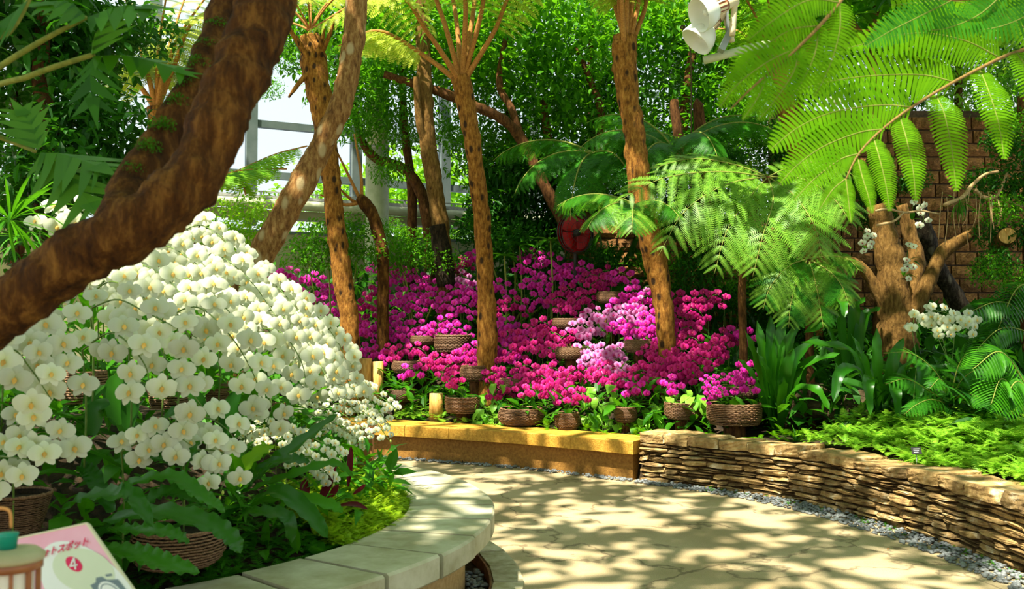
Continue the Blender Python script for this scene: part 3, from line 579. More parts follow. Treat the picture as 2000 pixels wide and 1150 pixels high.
# dense trees closing the view
def fill_tree(label, x0, x1, y0, y1, d0, d1, kinds, r=.75, stp=85, name='broadleaf_tree', skip=lambda x, y: False):
    xm = (x0 + x1) / 2; tr = at(xm, 560, (d0 + d1) / 2); root = thing(name, root_on(tr), label, 'tree'); q = MB(); q.tube(spline([root_on(tr), at(xm + 10, 400, d0 + .5), at(xm - 8, 200, d0 + .5), at(xm, max(y0, -60), d0 + .6)], 30), radii([.10, .08, .06, .03], 30), 9, 0, True, .2, 6); part('trunk', q, BARK_D, root)
    y = y0
    while y <= y1:
        x = x0 + U(0, 30)
        while x <= x1:
            if not skip(x, y): scatter_foliage(root, [(x + U(-20, 20), y + U(-20, 20), U(d0, d1), r * U(.8, 1.2))], random.choice(kinds) if not callable(kinds) else kinds(x, y))
            x += stp
        y += stp * .85
    return root
fill_tree('tall leafy tree between the column and the slender spotted trunk', 690, 900, -40, 160, 14.2, 15.2, ['tree', 'tree', 'bright'], .7)
fill_tree('tall leafy tree right behind the slender spotted trunk', 920, 1080, -40, 330, 14.6, 15.6, ['tree', 'tree', 'dark'], .75)
fill_tree('tall leafy tree left of the stout trunk', 1090, 1230, -40, 330, 14.6, 15.8, ['tree', 'dark', 'bright'], .75)
fill_tree('tall leafy tree right of the stout trunk', 1260, 1520, -40, 340, 14.8, 15.8, ['tree', 'bright', 'tree'], .8)
fill_tree('yellow green tree behind the tree fern crowns', 1440, 1700, -40, 150, 14.4, 15.2, ['bright', 'tree'], .8)
fill_tree('tall tree filling the far corner above the block wall', 1720, 2040, -40, 240, 14.4, 15.2, ['tree', 'bright', 'dark'], .8)
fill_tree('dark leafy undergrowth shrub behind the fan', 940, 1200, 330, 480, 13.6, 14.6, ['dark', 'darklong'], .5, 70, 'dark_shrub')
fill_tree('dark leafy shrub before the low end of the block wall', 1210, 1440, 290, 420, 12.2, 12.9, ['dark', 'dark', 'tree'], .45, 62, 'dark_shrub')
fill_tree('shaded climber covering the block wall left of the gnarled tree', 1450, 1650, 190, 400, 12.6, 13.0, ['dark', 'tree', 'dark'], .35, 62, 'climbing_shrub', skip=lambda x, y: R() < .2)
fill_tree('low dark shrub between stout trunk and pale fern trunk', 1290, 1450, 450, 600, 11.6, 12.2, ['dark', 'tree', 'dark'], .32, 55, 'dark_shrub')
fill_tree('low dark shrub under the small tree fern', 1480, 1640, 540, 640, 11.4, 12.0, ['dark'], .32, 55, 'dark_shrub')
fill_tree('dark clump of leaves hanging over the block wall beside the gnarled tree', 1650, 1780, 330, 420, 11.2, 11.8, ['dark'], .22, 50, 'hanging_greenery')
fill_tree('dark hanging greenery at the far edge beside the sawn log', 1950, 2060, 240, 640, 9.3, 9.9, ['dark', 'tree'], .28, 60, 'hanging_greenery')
# gnarled tree on the right
trunk_tree('gnarled_tree', 'tan grooved forked tree above the white orchid in the fern bed',
    [([(1755, 680, 10.2), (1750, 610, 10.2), (1742, 540, 10.2), (1728, 460, 10.2), (1712, 400, 10.2)], [.24, .20, .17, .14, .12]),
     ([(1765, 640, 10.2), (1800, 580, 10.1), (1825, 520, 10.1), (1850, 485, 10.1), (1900, 455, 10.1), (1935, 420, 10.1)], [.10, .085, .08, .075, .06, .045]),
     ([(1740, 620, 10.2), (1715, 570, 10.2), (1680, 520, 10.2), (1640, 505, 10.2)], [.09, .075, .06, .045]),
     ([(1760, 600, 10.2), (1790, 520, 10.4), (1775, 450, 10.5), (1760, 400, 10.5)], [.10, .09, .08, .06])], BARK_R, nz=.25)
trunk_tree('leaning_log', 'blackened trunk leaning against the block wall',
    [([(1900, 640, 11.6), (1860, 570, 11.5), (1830, 520, 11.4), (1805, 450, 11.2), (1795, 400, 11.2)], [.12, .11, .10, .10, .09])], barkmat('charred bark', (0.006, 0.004, 0.002), (0.03, 0.02, 0.01), (0.10, 0.08, 0.05), (0.16, 0.13, 0.08), 7), 'trunk', grounded=False)
TW = mat('pale bare twig', (0.30, 0.18, 0.07), (0.50, 0.34, 0.16), scale=30, rough=.8)
bb = thing('bare_branch', at(1900, 380, 9.4), 'pale twisting leafless branch in front of the block wall', 'branch')
for l, rr in [([(1845, 400, 9.2), (1880, 385, 9.3), (1900, 360, 9.4), (1925, 340, 9.4), (1950, 335, 9.4)], .022), ([(1905, 370, 9.4), (1920, 385, 9.5), (1945, 385, 9.5), (1958, 360, 9.5), (1968, 335, 9.5)], .02), ([(1710, 412, 8.9), (1735, 408, 8.9), (1765, 415, 9.0), (1800, 412, 9.1), (1836, 418, 9.2)], .012), ([(1712, 440, 8.8), (1745, 432, 8.8), (1765, 415, 9.0)], .014), ([(1958, 385, 9.5), (1985, 400, 9.5), (2010, 405, 9.5)], .015), ([(1945, 385, 9.5), (1955, 410, 9.4), (1950, 440, 9.4)], .013)]:
    q = MB(); q.tube(spline(pxs(l), 16), radii([rr, rr * .9, rr * .6], 16), 6, 0, True, .25, 20); part('twig', q, TW, bb)
ls = thing('sawn_log', at(1968, 460, 9.6), 'sawn log end showing orange wood beside the block wall', 'log')
Ml = facing(V(-.35, -1, .1), V(0, 0, 1), at(1968, 460, 9.6), 1)
q = MB(); q.lathe([(.085, 0), (.088, -.05), (.085, -.7)], 20, Ml @ Matrix.Diagonal((1, 1.05, 1, 1))); part('bark', q, BARK_R, ls); q = MB(); q.lathe([(.0005, .004), (.05, .003), (.084, 0)], 20, Ml); part('cut_face', q, LOG, ls)
print('TREES')
# ================================================================== LEFT JUNGLE
lt = trunk_tree('broadleaf_tree', 'dark foliage tree filling the upper corner behind the shaggy trunk',
    [([(95, 560, 7.0), (90, 420, 7.0), (100, 300, 7.0), (80, 150, 7.1), (90, -50, 7.2)], [.10, .09, .08, .07, .05]), ([(30, 520, 7.4), (50, 330, 7.4), (20, 150, 7.4)], [.06, .05, .03])], BARK_D,
    foliage=[('dark', [(40, 150, 7.4, .8), (130, 200, 7.2, .6), (60, 330, 7.2, .6), (170, 90, 7.6, .55), (20, 430, 6.6, .5), (120, 20, 7.6, .6), (250, 60, 8.0, .5)]), ('darklong', [(190, 240, 7.0, .45), (120, 330, 6.8, .45), (40, 30, 7.2, .7), (210, 340, 7.4, .35)])])
t10 = trunk_tree('tree_fern', 'yellow green tree fern seen between the dark leaves and shaggy trunk',
    [([(310, 560, 11.6), (312, 400, 11.6), (308, 260, 11.6), (306, 210, 11.6)], [.12, .12, .12, .12])], BARK_T, 'tree fern', grounded=False)
top = at(306, 215, 11.6)
for ex in [(240, 130, 11.4, 150, 90, 11.2), (275, 100, 11.8, 240, -20, 12), (310, 90, 11.5, 330, -40, 11.3), (350, 70, 11.6, 420, -30, 11.6), (380, 40, 11.2, 480, -10, 11), (330, 90, 12.2, 380, -60, 12.8)]:
    big_frond(t10, [top, at((306 + ex[0]) / 2, (215 + ex[1]) / 2 - 6, 11.5), at(ex[0], ex[1], ex[2]), at(ex[3], ex[4], ex[5])], .04, .6, 18, .3)
trunk_tree('small_tree', 'short brown trunk just behind the white orchids by the windows', [([(378, 520, 9.6), (380, 440, 9.6), (384, 380, 9.6), (392, 300, 9.6), (400, 200, 9.7)], [.09, .08, .08, .06, .05])], BARK_N, 'trunk', foliage=[('tree', [(440, 130, 9.9, .3), (400, 200, 10.2, .35)])])
# big split leaves (philodendron)
def splitleaf(pts, wdt, lobes, depth=.6):
    """lobed blade along midrib pts (world); lobes per side"""
    n = 12; S = spline(pts, n); q = MB(); T0 = (S[-1] - S[0]).normalized(); up = V(0, -.5, .8).normalized(); side = T0.cross(up).normalized(); up = side.cross(T0)
    for s in (1, -1):
        for k in range(lobes):
            u0 = k / lobes * .9; u1 = (k + .78) / lobes * .9; um = (u0 + u1) / 2; l = wdt * (math.sin(PI * (um * .75 + .2)) ** .7) * U(.85, 1.1)
            f = lambda u: S[min(int(u * (n - 1)), n - 1)]
            a, b_ = f(u0), f(u1 + .05); tip = (a + b_) / 2 + side * s * l + T0 * l * .75 - up * l * .3; m1 = a.lerp(tip, .5) - T0 * l * .02; m2 = b_.lerp(tip, .45) + T0 * l * .04
            q.add([a, b_, m2, tip, m1], [(0, 1, 2, 4), (4, 2, 3)])
    q.add([S[-4], S[-4] + side * wdt * .25, S[-1] + T0 * wdt * .4, S[-4] - side * wdt * .25], [(0, 1, 2), (0, 2, 3)])
    return q
ph = thing('split_leaf_plant', at(-60, 420, 2.9), 'split leaf plant with long pale green stalks at the upper corner', 'plant')
for l in ([(-60, 420, 2.9), (-40, 200, 2.8), (60, 148, 2.7), (165, 112, 2.7), (185, 108, 2.7)], [(-60, 420, 2.9), (-60, 180, 2.6), (0, 130, 2.6), (90, 75, 2.6), (170, 34, 2.6)], [(-60, 420, 2.9), (-30, 260, 2.9), (0, 268, 3.0), (70, 296, 3.0)], [(-60, 420, 2.9), (-60, 130, 2.4), (20, 60, 2.4), (62, -10, 2.4)]):
    q = MB(); q.tube(spline(pxs(l), 18), radii([.012, .009, .008, .006], 18), 8); part('stalk', q, STALKG, ph)
for pts, wd, lb, mt in [([(180, 110, 2.7), (250, 108, 2.65), (330, 130, 2.6), (372, 150, 2.6)], .085, 6, G_MID), ([(180, 108, 2.7), (190, 60, 2.6), (240, 20, 2.6)], .12, 5, G_MID), ([(80, 298, 3.0), (120, 300, 2.95), (180, 320, 2.9), (200, 335, 2.9)], .16, 6, G_PHIL), ([(80, 298, 3.0), (130, 340, 2.9), (170, 390, 2.85), (185, 415, 2.8)], .13, 6, G_PHIL), ([(76, 292, 3.0), (60, 240, 3.0), (30, 210, 3.0)], .10, 5, G_PHIL), ([(170, 34, 2.6), (240, 10, 2.5), (310, 20, 2.5)], .13, 5, G_MID), ([(170, 34, 2.6), (130, 0, 2.6), (60, 20, 2.5)], .13, 5, G_MID), ([(185, 110, 2.7), (175, 160, 2.7), (190, 230, 2.7)], .09, 4, G_DARK), ([(60, -10, 2.4), (20, 30, 2.4), (-40, 60, 2.4)], .16, 4, G_DARK)]:
    part('leaf', splitleaf(pxs(pts), wd, lb), mt, ph, False)
cr = bpy.data.objects['shaggy_tree']
scatter_foliage(cr, [(262, 330, 2.42, .035), (290, 285, 2.46, .035), (318, 245, 2.52, .04), (345, 200, 2.6, .04), (365, 165, 2.65, .04), (385, 125, 2.7, .04), (405, 90, 2.76, .04), (425, 50, 2.82, .04), (250, 370, 2.4, .03)], 'creep')
# palm-like grassy leaves far left
def rosette(name, label, cat, loc, meshes, n, l0, l1, e0=20, e1=75, a0=0, a1=360, group=None, mats=None, up=True, pn='leaf'):
    root = thing(name, loc, label, cat, group)
    for k in range(n):
        az = math.radians(lerp(a0, a1, (k + U(.2, .8)) / n)); el = math.radians(U(e0, e1)); s = U(l0, l1)
        M = Matrix.Rotation(az, 4, 'Z') @ Matrix.Rotation(-el, 4, 'Y') @ Matrix.Rotation(U(-.25, .25), 4, 'X') @ Matrix.Diagonal((s, s, s, 1)); link(pn, random.choice(meshes), root, M)
    return root
def lm(material, **k):
    q = MB(); g_ = leafgeo(**k); q.geo(g_, Matrix()); return q.mesh('leaf', material)
strap = lambda t: (.35 + .65 * math.sin(PI * min(1, t * 1.05)) ** .6) if t < .9 else (.75 * (1 - t) * 10 * .9 + .02)
NEST = [lm(G_NEST, W=.17, n=18, droop=d, fold=.16, wave=wv, wn=wn, prof=strap) for d, wv, wn in ((.9, .014, 6), (1.5, .018, 7), (.5, .012, 5), (2.1, .015, 6))]
NESTB = [lm(G_BRIGHT, W=.15, n=16, droop=d, fold=.16, wave=.012, wn=5, prof=strap) for d in (.6, 1.1)]
GRASS = [lm(G_MID, W=.05, n=7, droop=d, fold=.2) for d in (1.0, 1.8, .5)]
ORL = [lm(G_NEST, W=.30, n=7, droop=d, fold=.15) for d in (.7, 1.3)]
BROAD = [lm(G_MID, W=.42, n=6, droop=d, fold=.12) for d in (.6, 1.1)]; BROADD = [lm(G_DARK, W=.36, n=6, droop=d, fold=.12) for d in (.6, 1.2)]
rosette('palm_tuft', 'tuft of narrow arching leaves below the split leaf', 'plant', at(20, 430, 4.2), GRASS, 34, .25, .45, -30, 60)
rosette('palm_tuft', 'small tuft of grassy leaves behind the shaggy trunk low at the edge', 'plant', at(50, 470, 4.6), GRASS, 22, .2, .35, -30, 50)
# shrubs before the windows
for lab, lst, k in [('bright leafy shrub between shaggy trunk and blotchy trunk', [(450, 440, 9.6, .45), (490, 410, 9.9, .4), (430, 500, 9.4, .35), (470, 480, 9.6, .35)], 'bright'), ('green shrub behind the small pale ochre trunk', [(640, 470, 12.4, .5), (600, 500, 12.2, .4), (700, 490, 12.4, .45), (690, 440, 12.6, .35)], 'tree'), ('green shrub around the charred trunk', [(810, 480, 13.2, .4), (870, 510, 12.8, .35), (780, 500, 13.0, .4), (760, 450, 13.2, .3)], 'tree'), ('dark glossy shrub low behind the spotted trunk', [(1000, 470, 12.9, .5), (1060, 500, 12.8, .4), (1180, 500, 12.6, .3), (930, 450, 13.2, .45)], 'dark'),
                    ('feathery dark shrub under the floodlights', [(1420, 330, 12.8, .5), (1370, 300, 13, .5), (1330, 420, 12.6, .5), (1460, 400, 12.6, .5)], 'dark')]:
    p = at(*lst[0][:3]); s_ = thing('leafy_shrub', root_on(p), lab, 'shrub'); scatter_foliage(s_, lst, k); q = MB()
    for (x, y, d, r) in lst: q.tube(spline([root_on(p), root_on(p).lerp(at(x, y, d), .5) + V(.05, 0, 0), at(x, y, d)], 6), [.02, .018, .015, .012, .01, .006], 5)
    part('stem', q, STALKG, s_)
# light green fern fronds in front of the windows
fw = thing('window_fern', at(520, 300, 8.6), 'feathery light fern spreading in front of the bright windows', 'fern')
for pts in ([(600, 285, 9.0), (540, 300, 8.8), (480, 325, 8.6), (425, 350, 8.4)], [(560, 330, 8.8), (500, 330, 8.6), (440, 340, 8.4), (405, 365, 8.3)], [(480, 380, 8.6), (470, 345, 8.6), (450, 330, 8.5)]):
    big_frond(fw, pxs(pts), .008, .30, 16, .08, G_BRIGHT, PG_LO)
# outside bushes
for x, y, d, r in [(640, 395, 24, 1.6), (790, 385, 26, 2.4), (860, 400, 26, 2.4), (700, 420, 25, 1.6)]:
    p = at(x, y, d); s_ = thing('garden_bush', V(p.x, p.y, .5), {640: 'pale bush outside the windows under the blotchy trunk', 790: 'pale bush outside the windows right of the column', 860: 'pale bush outside the windows behind the charred trunk', 700: 'low pale bush outside the windows left of the column'}[x], 'bush', 'bushes outside the windows'); scatter_foliage(s_, [(x, y, d, r), (x + 30, y - 6, d, r * .8)], 'bright'); q = MB(); q.tube([V(p.x, p.y, .5), V(p.x, p.y, p.z)], .1, 8); part('trunk', q, BARK_D, s_)
print('LEFT')
# ================================================================== FERNS ON THE RIGHT
FP = pinnageo(30, .155, .35, .42, 5); FP2 = pinnageo(30, .15, .6, .38, 6)
def pm_(g_, mt): q = MB(); q.geo(g_, Matrix()); return q.mesh('pinna', mt, False)
PIN = [pm_(FP, G_FERN), pm_(FP2, G_FERN)]; PINP = [pm_(pinnageo(24, .125, .5, .4, 8), G_FERNP), pm_(pinnageo(24, .12, .9, .35, 9), G_FERNP)]
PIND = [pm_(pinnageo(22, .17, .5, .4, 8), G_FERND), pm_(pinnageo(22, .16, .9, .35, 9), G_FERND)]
def custom_pinna(fr_, pts, n=30, wr=.16, mt=G_FERN, fn=None):
    """pinna with leaflets along a curve given by world points"""
    S = spline(pts, n * 2 + 1); q = MB(); Lh = sum((b_ - a).length for a, b_ in zip(S[:-1], S[1:])); view = V(.1, -1, .15).normalized(); L0 = Vector(fr_.parent.location)
    for i in range(n):
        t = i / n; p0, p1 = S[2 * i], S[2 * i + 1].lerp(S[2 * i + 2], .7); T = (S[2 * i + 2] - S[2 * i]).normalized(); sd = T.cross(view).normalized(); wl = Lh * wr * (math.sin(PI * (t * .86 + .13) ** .8) ** .75) * U(.95, 1.05)
        for s in (1, -1):
            o_ = sd * s * wl + T * wl * .38 - view * wl * -.06; tip = (p0 + p1) / 2 + o_; e = (p1 - p0) * .2; mid = (p0 + p1) / 2 + o_ * .55; e2 = (p1 - p0) * .42; up_ = view * -.0 + V(0, 0, .004)
            q.add([p0, p1, mid + e2 + up_, tip + e, tip - e, mid - e2 + up_], [(0, 1, 2, 5), (5, 2, 3, 4)])
    q.v = [Vector(v) - L0 for v in q.v]; o = link('pinna', q.mesh('pinna', mt, False), fr_)
    return S
def near_frond(root, rach, pins, r0=.009, wr=.17, mt=G_FERN, npn=34):
    L0 = Vector(root.location); q = MB(); S = spline(pxs(rach), 30); q.tube(S, radii([r0, r0 * .6, r0 * .25], 30), 8); q.v = [v - L0 for v in q.v]
    fo = link('frond', q.mesh('frond', mat('dark frond rib', (0.16, 0.09, 0.02), (0.26, 0.16, 0.04), scale=40)), root); 
    rb = MB()
    for pn in pins:
        S2 = custom_pinna(fo, pxs(pn), npn, wr, mt); rb.tube(S2[::4], radii([r0 * .28, r0 * .1], len(S2[::4])), 4)
    rb.v = [v - L0 for v in rb.v]; link('midrib', rb.mesh('midrib', STALKG), fo)
nf = thing('near_tree_fern', at(2260, 60, 3.6), 'large bright green fern frond reaching in from the upper corner', 'fern')
near_frond(nf, [(2260, 60, 3.6), (2100, 65, 3.45), (2000, 97, 3.35), (1953, 114, 3.3), (1863, 160, 3.2), (1781, 209, 3.12), (1719, 256, 3.05), (1676, 302, 3.0), (1650, 355, 2.98)], [
    [(1953, 113, 3.3), (1880, 78, 3.25), (1780, 65, 3.2), (1650, 95, 3.15)],
    [(1863, 160, 3.2), (1800, 146, 3.2), (1700, 148, 3.15), (1615, 160, 3.1), (1550, 178, 3.05)],
    [(1781, 209, 3.12), (1720, 205, 3.1), (1630, 218, 3.05), (1560, 248, 3.0), (1503, 293, 2.98)],
    [(1726, 252, 3.05), (1680, 258, 3.05), (1610, 285, 3.0), (1560, 320, 2.97), (1523, 358, 2.95)],
    [(1676, 300, 3.0), (1640, 312, 3.0), (1590, 350, 2.97), (1550, 392, 2.95)],
    [(1914, 137, 3.28), (1930, 175, 3.2), (1950, 240, 3.15), (1962, 312, 3.1)],
    [(1828, 186, 3.18), (1845, 225, 3.12), (1860, 300, 3.08), (1868, 375, 3.05)],
    [(1758, 230, 3.1), (1770, 270, 3.06), (1783, 330, 3.02), (1789, 394, 3.0)],
    [(1707, 272, 3.04), (1718, 310, 3.0), (1730, 360, 2.98), (1738, 413, 2.96)],
    [(1676, 312, 3.0), (1684, 345, 2.98), (1695, 380, 2.96), (1704, 417, 2.95)],
    [(1652, 350, 2.98), (1656, 380, 2.97), (1662, 436, 2.95)],
    [(1985, 102, 3.33), (2015, 150, 3.25), (2040, 230, 3.2), (2050, 300, 3.2)],
    [(2040, 82, 3.4), (1960, 30, 3.35), (1860, 2, 3.3), (1740, 10, 3.3)],
    [(1650, 350, 2.98), (1625, 372, 2.96), (1600, 410, 2.95)]])
nf2 = thing('near_tree_fern', at(1720, -180, 2.5), 'out of focus fern frond hanging down left of the large bright frond', 'fern')
near_frond(nf2, [(1720, -180, 2.6), (1660, -30, 2.5), (1610, 40, 2.42), (1540, 110, 2.36), (1470, 170, 2.3), (1425, 215, 2.28)], [
    [(1640, 5, 2.46), (1580, 0, 2.4), (1510, 40, 2.36), (1460, 80, 2.33)], [(1600, 50, 2.42), (1540, 60, 2.38), (1470, 110, 2.34), (1420, 165, 2.3)], [(1560, 92, 2.38), (1500, 120, 2.33), (1440, 165, 2.3), (1405, 210, 2.28)],
    [(1640, 5, 2.46), (1640, 60, 2.44), (1620, 130, 2.42), (1590, 190, 2.4)], [(1600, 50, 2.42), (1590, 110, 2.4), (1560, 170, 2.36), (1530, 215, 2.35)], [(1560, 92, 2.38), (1550, 140, 2.36), (1510, 200, 2.33), (1480, 235, 2.3)], [(1500, 145, 2.33), (1480, 190, 2.3), (1450, 235, 2.28)]], .007, .15, G_FERN, 30)
nf3 = thing('near_tree_fern', at(2200, -60, 3.0), 'shaded frond along the top edge above the large bright frond', 'fern')
near_frond(nf3, [(2200, -60, 3.2), (2060, -30, 3.1), (1960, -10, 3.0), (1860, 0, 2.95), (1760, -10, 2.9)], [
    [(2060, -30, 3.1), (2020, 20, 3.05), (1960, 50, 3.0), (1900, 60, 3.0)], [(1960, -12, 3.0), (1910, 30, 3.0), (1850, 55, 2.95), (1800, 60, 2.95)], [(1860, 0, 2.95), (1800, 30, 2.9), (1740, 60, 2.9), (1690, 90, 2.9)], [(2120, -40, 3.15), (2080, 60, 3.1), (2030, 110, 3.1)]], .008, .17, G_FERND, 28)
def spread_fern(name, label, cpx, L, fr_, pins, r0=.012, trunk=None, sag=.9, np_=17, plen=.42, e0=20):
    c = at(*cpx); root = thing(name, root_on(c), label, 'fern'); L0 = Vector(root.location)
    if trunk: q = MB(); S = spline([root_on(c)] + [c + V(*t) for t in trunk] + [c], 14); q.tube(S, radii([.045, .04, .04], 14), 10, 0, True, .25, 14); part('trunk', q, BARK_D, root)
    for az, k, el in fr_:
        a = math.radians(az); Lf = L * k; S = []; p = Vector(c); N_ = 24
        for i in range(N_ + 1):
            e = math.radians(el) - sag * (i / N_) ** 1.2; T = V(math.cos(a) * math.cos(e), math.sin(a) * math.cos(e), math.sin(e)); S.append((Vector(p), T)); p = p + T * (Lf / N_)
        q = MB(); q.tube([s[0] - L0 for s in S], radii([r0, r0 * .6, r0 * .2], len(S)), 6); fo = link('frond', q.mesh('frond', STALKG), root)
        for j in range(np_):
            u = (j + .3) / np_; f = (.10 + .88 * u) * N_; i = min(int(f), N_ - 1); P, T = S[i]; P = P.lerp(S[i + 1][0], f - i); up = V(-math.cos(a) * T.z, -math.sin(a) * T.z, max(.2, math.hypot(T.x, T.y))).normalized(); sd = T.cross(up).normalized()
            l = plen * k * (math.sin(PI * (u * .80 + .17)) ** .75) * (1 - .15 * u)
            for s in (1, -1): link('pinna', random.choice(pins), fo, frame((T * lerp(.4, .9, u) + sd * s - V(0, 0, .25)).normalized(), up, P - L0, l))
def px_fern(name, label, base, trunk_px, fr_, pins, plen, np_=17, r0=.009, tr=.04, jit=.0):
    b_ = at(*base); root = thing(name, root_on(b_), label, 'fern'); L0 = Vector(root.location); q = MB(); S = spline([L0] + pxs(trunk_px), 16); q.tube(S, radii([tr * 1.2, tr, tr], 16), 10, 0, True, .25, 14); part('trunk', q, BARK_D, root)
    for l in fr_:
        k = l[0]; S = spline(pxs(l[1:]), 25); q = MB(); q.tube([p - L0 for p in S], radii([r0, r0 * .6, r0 * .2], 25), 6); fo = link('frond', q.mesh('frond', STALKG), root)
        for j in range(np_):
            u = (j + .3) / np_; f = (.08 + .90 * u) * 24; i = min(int(f), 23); P = S[i].lerp(S[i + 1], f - i); T = (S[i + 1] - S[i]).normalized(); up = V(U(-.1, .1), -.62, .78); up = (up - T * up.dot(T)).normalized(); sd = T.cross(up).normalized()
            ln = plen * k * (math.sin(PI * (u * .80 + .18)) ** .7) * (1 - .15 * u)
            for s in (1, -1): link('pinna', random.choice(pins), fo, frame((T * lerp(.35, .95, u) + sd * s - V(0, 0, .12)).normalized(), up, P - L0, ln * U(.94, 1.06)))
C_ = (1500, 345, 9.9)
px_fern('tree_fern', 'pale spreading tree fern crown over the dark bed behind the stone wall', (1452, 620, 9.8), [(1450, 540, 9.8), (1462, 440, 9.9), C_], [
    (1.0, C_, (1400, 335, 9.6), (1290, 350, 9.4), (1195, 400, 9.2)), (1.1, C_, (1420, 360, 9.5), (1340, 410, 9.3), (1285, 500, 9.15)), (1.1, C_, (1460, 390, 9.5), (1420, 450, 9.3), (1395, 535, 9.15)),
    (1.1, C_, (1510, 390, 9.5), (1490, 460, 9.2), (1470, 540, 9.1)), (1.05, C_, (1550, 380, 9.5), (1590, 440, 9.2), (1605, 500, 9.1)), (1.0, C_, (1570, 350, 9.6), (1630, 390, 9.4), (1665, 440, 9.2)), (.9, C_, (1430, 320, 9.9), (1350, 310, 9.9), (1270, 330, 9.9)), (.9, C_, (1560, 320, 10), (1620, 320, 10), (1680, 350, 10))], PINP, .52, 13)
C_ = (1578, 505, 9.6)
px_fern('tree_fern', 'small tree fern with drooping pale fronds beneath the larger pale crown', (1585, 700, 9.6), [(1580, 620, 9.6), C_], [
    (1.0, C_, (1540, 520, 9.4), (1505, 560, 9.3), (1490, 605, 9.25)), (1.05, C_, (1560, 540, 9.4), (1545, 590, 9.3), (1540, 640, 9.2)), (1.05, C_, (1590, 540, 9.4), (1600, 590, 9.3), (1608, 640, 9.2)), (1.0, C_, (1620, 530, 9.4), (1645, 560, 9.3), (1660, 600, 9.25)), (.9, C_, (1620, 500, 9.6), (1655, 505, 9.6), (1680, 530, 9.5)), (.9, C_, (1540, 495, 9.7), (1505, 505, 9.7), (1485, 530, 9.6))], [PINP[0], PINP[1], PIND[0]], .34, 12)
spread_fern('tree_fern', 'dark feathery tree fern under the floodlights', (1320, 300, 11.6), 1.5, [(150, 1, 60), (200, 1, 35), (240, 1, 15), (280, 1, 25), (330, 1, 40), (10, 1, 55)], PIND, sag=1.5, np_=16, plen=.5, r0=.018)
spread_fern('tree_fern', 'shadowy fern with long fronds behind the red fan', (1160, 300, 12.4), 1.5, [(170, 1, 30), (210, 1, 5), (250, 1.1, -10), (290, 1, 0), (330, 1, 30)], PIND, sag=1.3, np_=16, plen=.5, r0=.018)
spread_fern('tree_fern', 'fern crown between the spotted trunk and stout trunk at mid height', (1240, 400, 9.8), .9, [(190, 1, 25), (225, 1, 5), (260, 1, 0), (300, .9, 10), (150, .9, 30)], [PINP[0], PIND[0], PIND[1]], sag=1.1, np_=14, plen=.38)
print('FERNS')
# ================================================================== ORCHIDS
def flowermesh(name, pm, lip, seed, lipname=True):
    """orchid flower facing +Z, about 1 unit across; petals with cupping"""
    rg = random.Random(seed); q = MB()
    def petal(ang, L_, W_, cup, z0, n=4, back=0):
        ca, sa = math.cos(ang), math.sin(ang); rows = []
        for i in range(n + 1):
            t = i / n; wd = W_ / 2 * (math.sin(PI * (.10 + .87 * t) ** 1.05) ** .62); x = .03 + (L_ - .03) * t; z = z0 + cup * math.sin(PI * t) - back * t * t
            rows.append([V(x, y, z - abs(y / max(W_, .01)) * cup * 1.2) for y in (wd, wd * .5, 0, -wd * .5, -wd)])
        vs = [V(p.x * ca - p.y * sa, p.x * sa + p.y * ca, p.z) for r in rows for p in r]
        q.add(vs, [(i * 5 + j, i * 5 + j + 1, (i + 1) * 5 + j + 1, (i + 1) * 5 + j) for i in range(n) for j in range(4)])
    j = lambda a: rg.uniform(-a, a)
    petal(PI / 2 + j(.08), .47, .34, .05, -.02, back=.05); petal(-PI / 2 + .62 + j(.08), .45, .30, .03, -.03, back=.10); petal(-PI / 2 - .62 + j(.08), .45, .30, .03, -.03, back=.10)
    petal(.14 + j(.06), .53, .56, .09, .03, 5, back=.03 + j(.05)); petal(PI - .14 + j(.06), .53, .56, .09, .035, 5, back=.03 + j(.05))
    fl_ = q.mesh('flower', pm)
    l = MB(); l.add([V(0, .06, .05), V(.07, .01, .12), V(-.07, .01, .12), V(.10, -.08, .10), V(-.10, -.08, .10), V(0, -.05, .20), V(.05, -.17, .14), V(-.05, -.17, .14), V(0, -.23, .12), V(0, .05, .16)],
                    [(0, 1, 9), (0, 9, 2), (1, 3, 5), (1, 5, 9), (2, 9, 5), (2, 5, 4), (3, 6, 5), (4, 5, 7), (6, 8, 5), (8, 7, 5)])
    l.v = [p_ * .78 for p_ in l.v]; return fl_, l.mesh('lip', lip)
FW = [flowermesh('flower', WHITE_M, LIP_W, i) for i in range(4)]
FK = {k: [flowermesh('flower', PINK[k], LIP_P, i) for i in range(3)] for k in PINK}
FB = [flowermesh('flower', WHITE_M, LIP_B, i) for i in range(2)]
bq = MB(); bq.lathe([(.001, -.5), (.2, -.3), (.3, 0), (.22, .3), (.001, .5)], 8); BUD = bq.mesh('bud', mat('green yellow bud', (0.35, 0.45, 0.06), (0.55, 0.60, 0.12), scale=10, rough=.4))
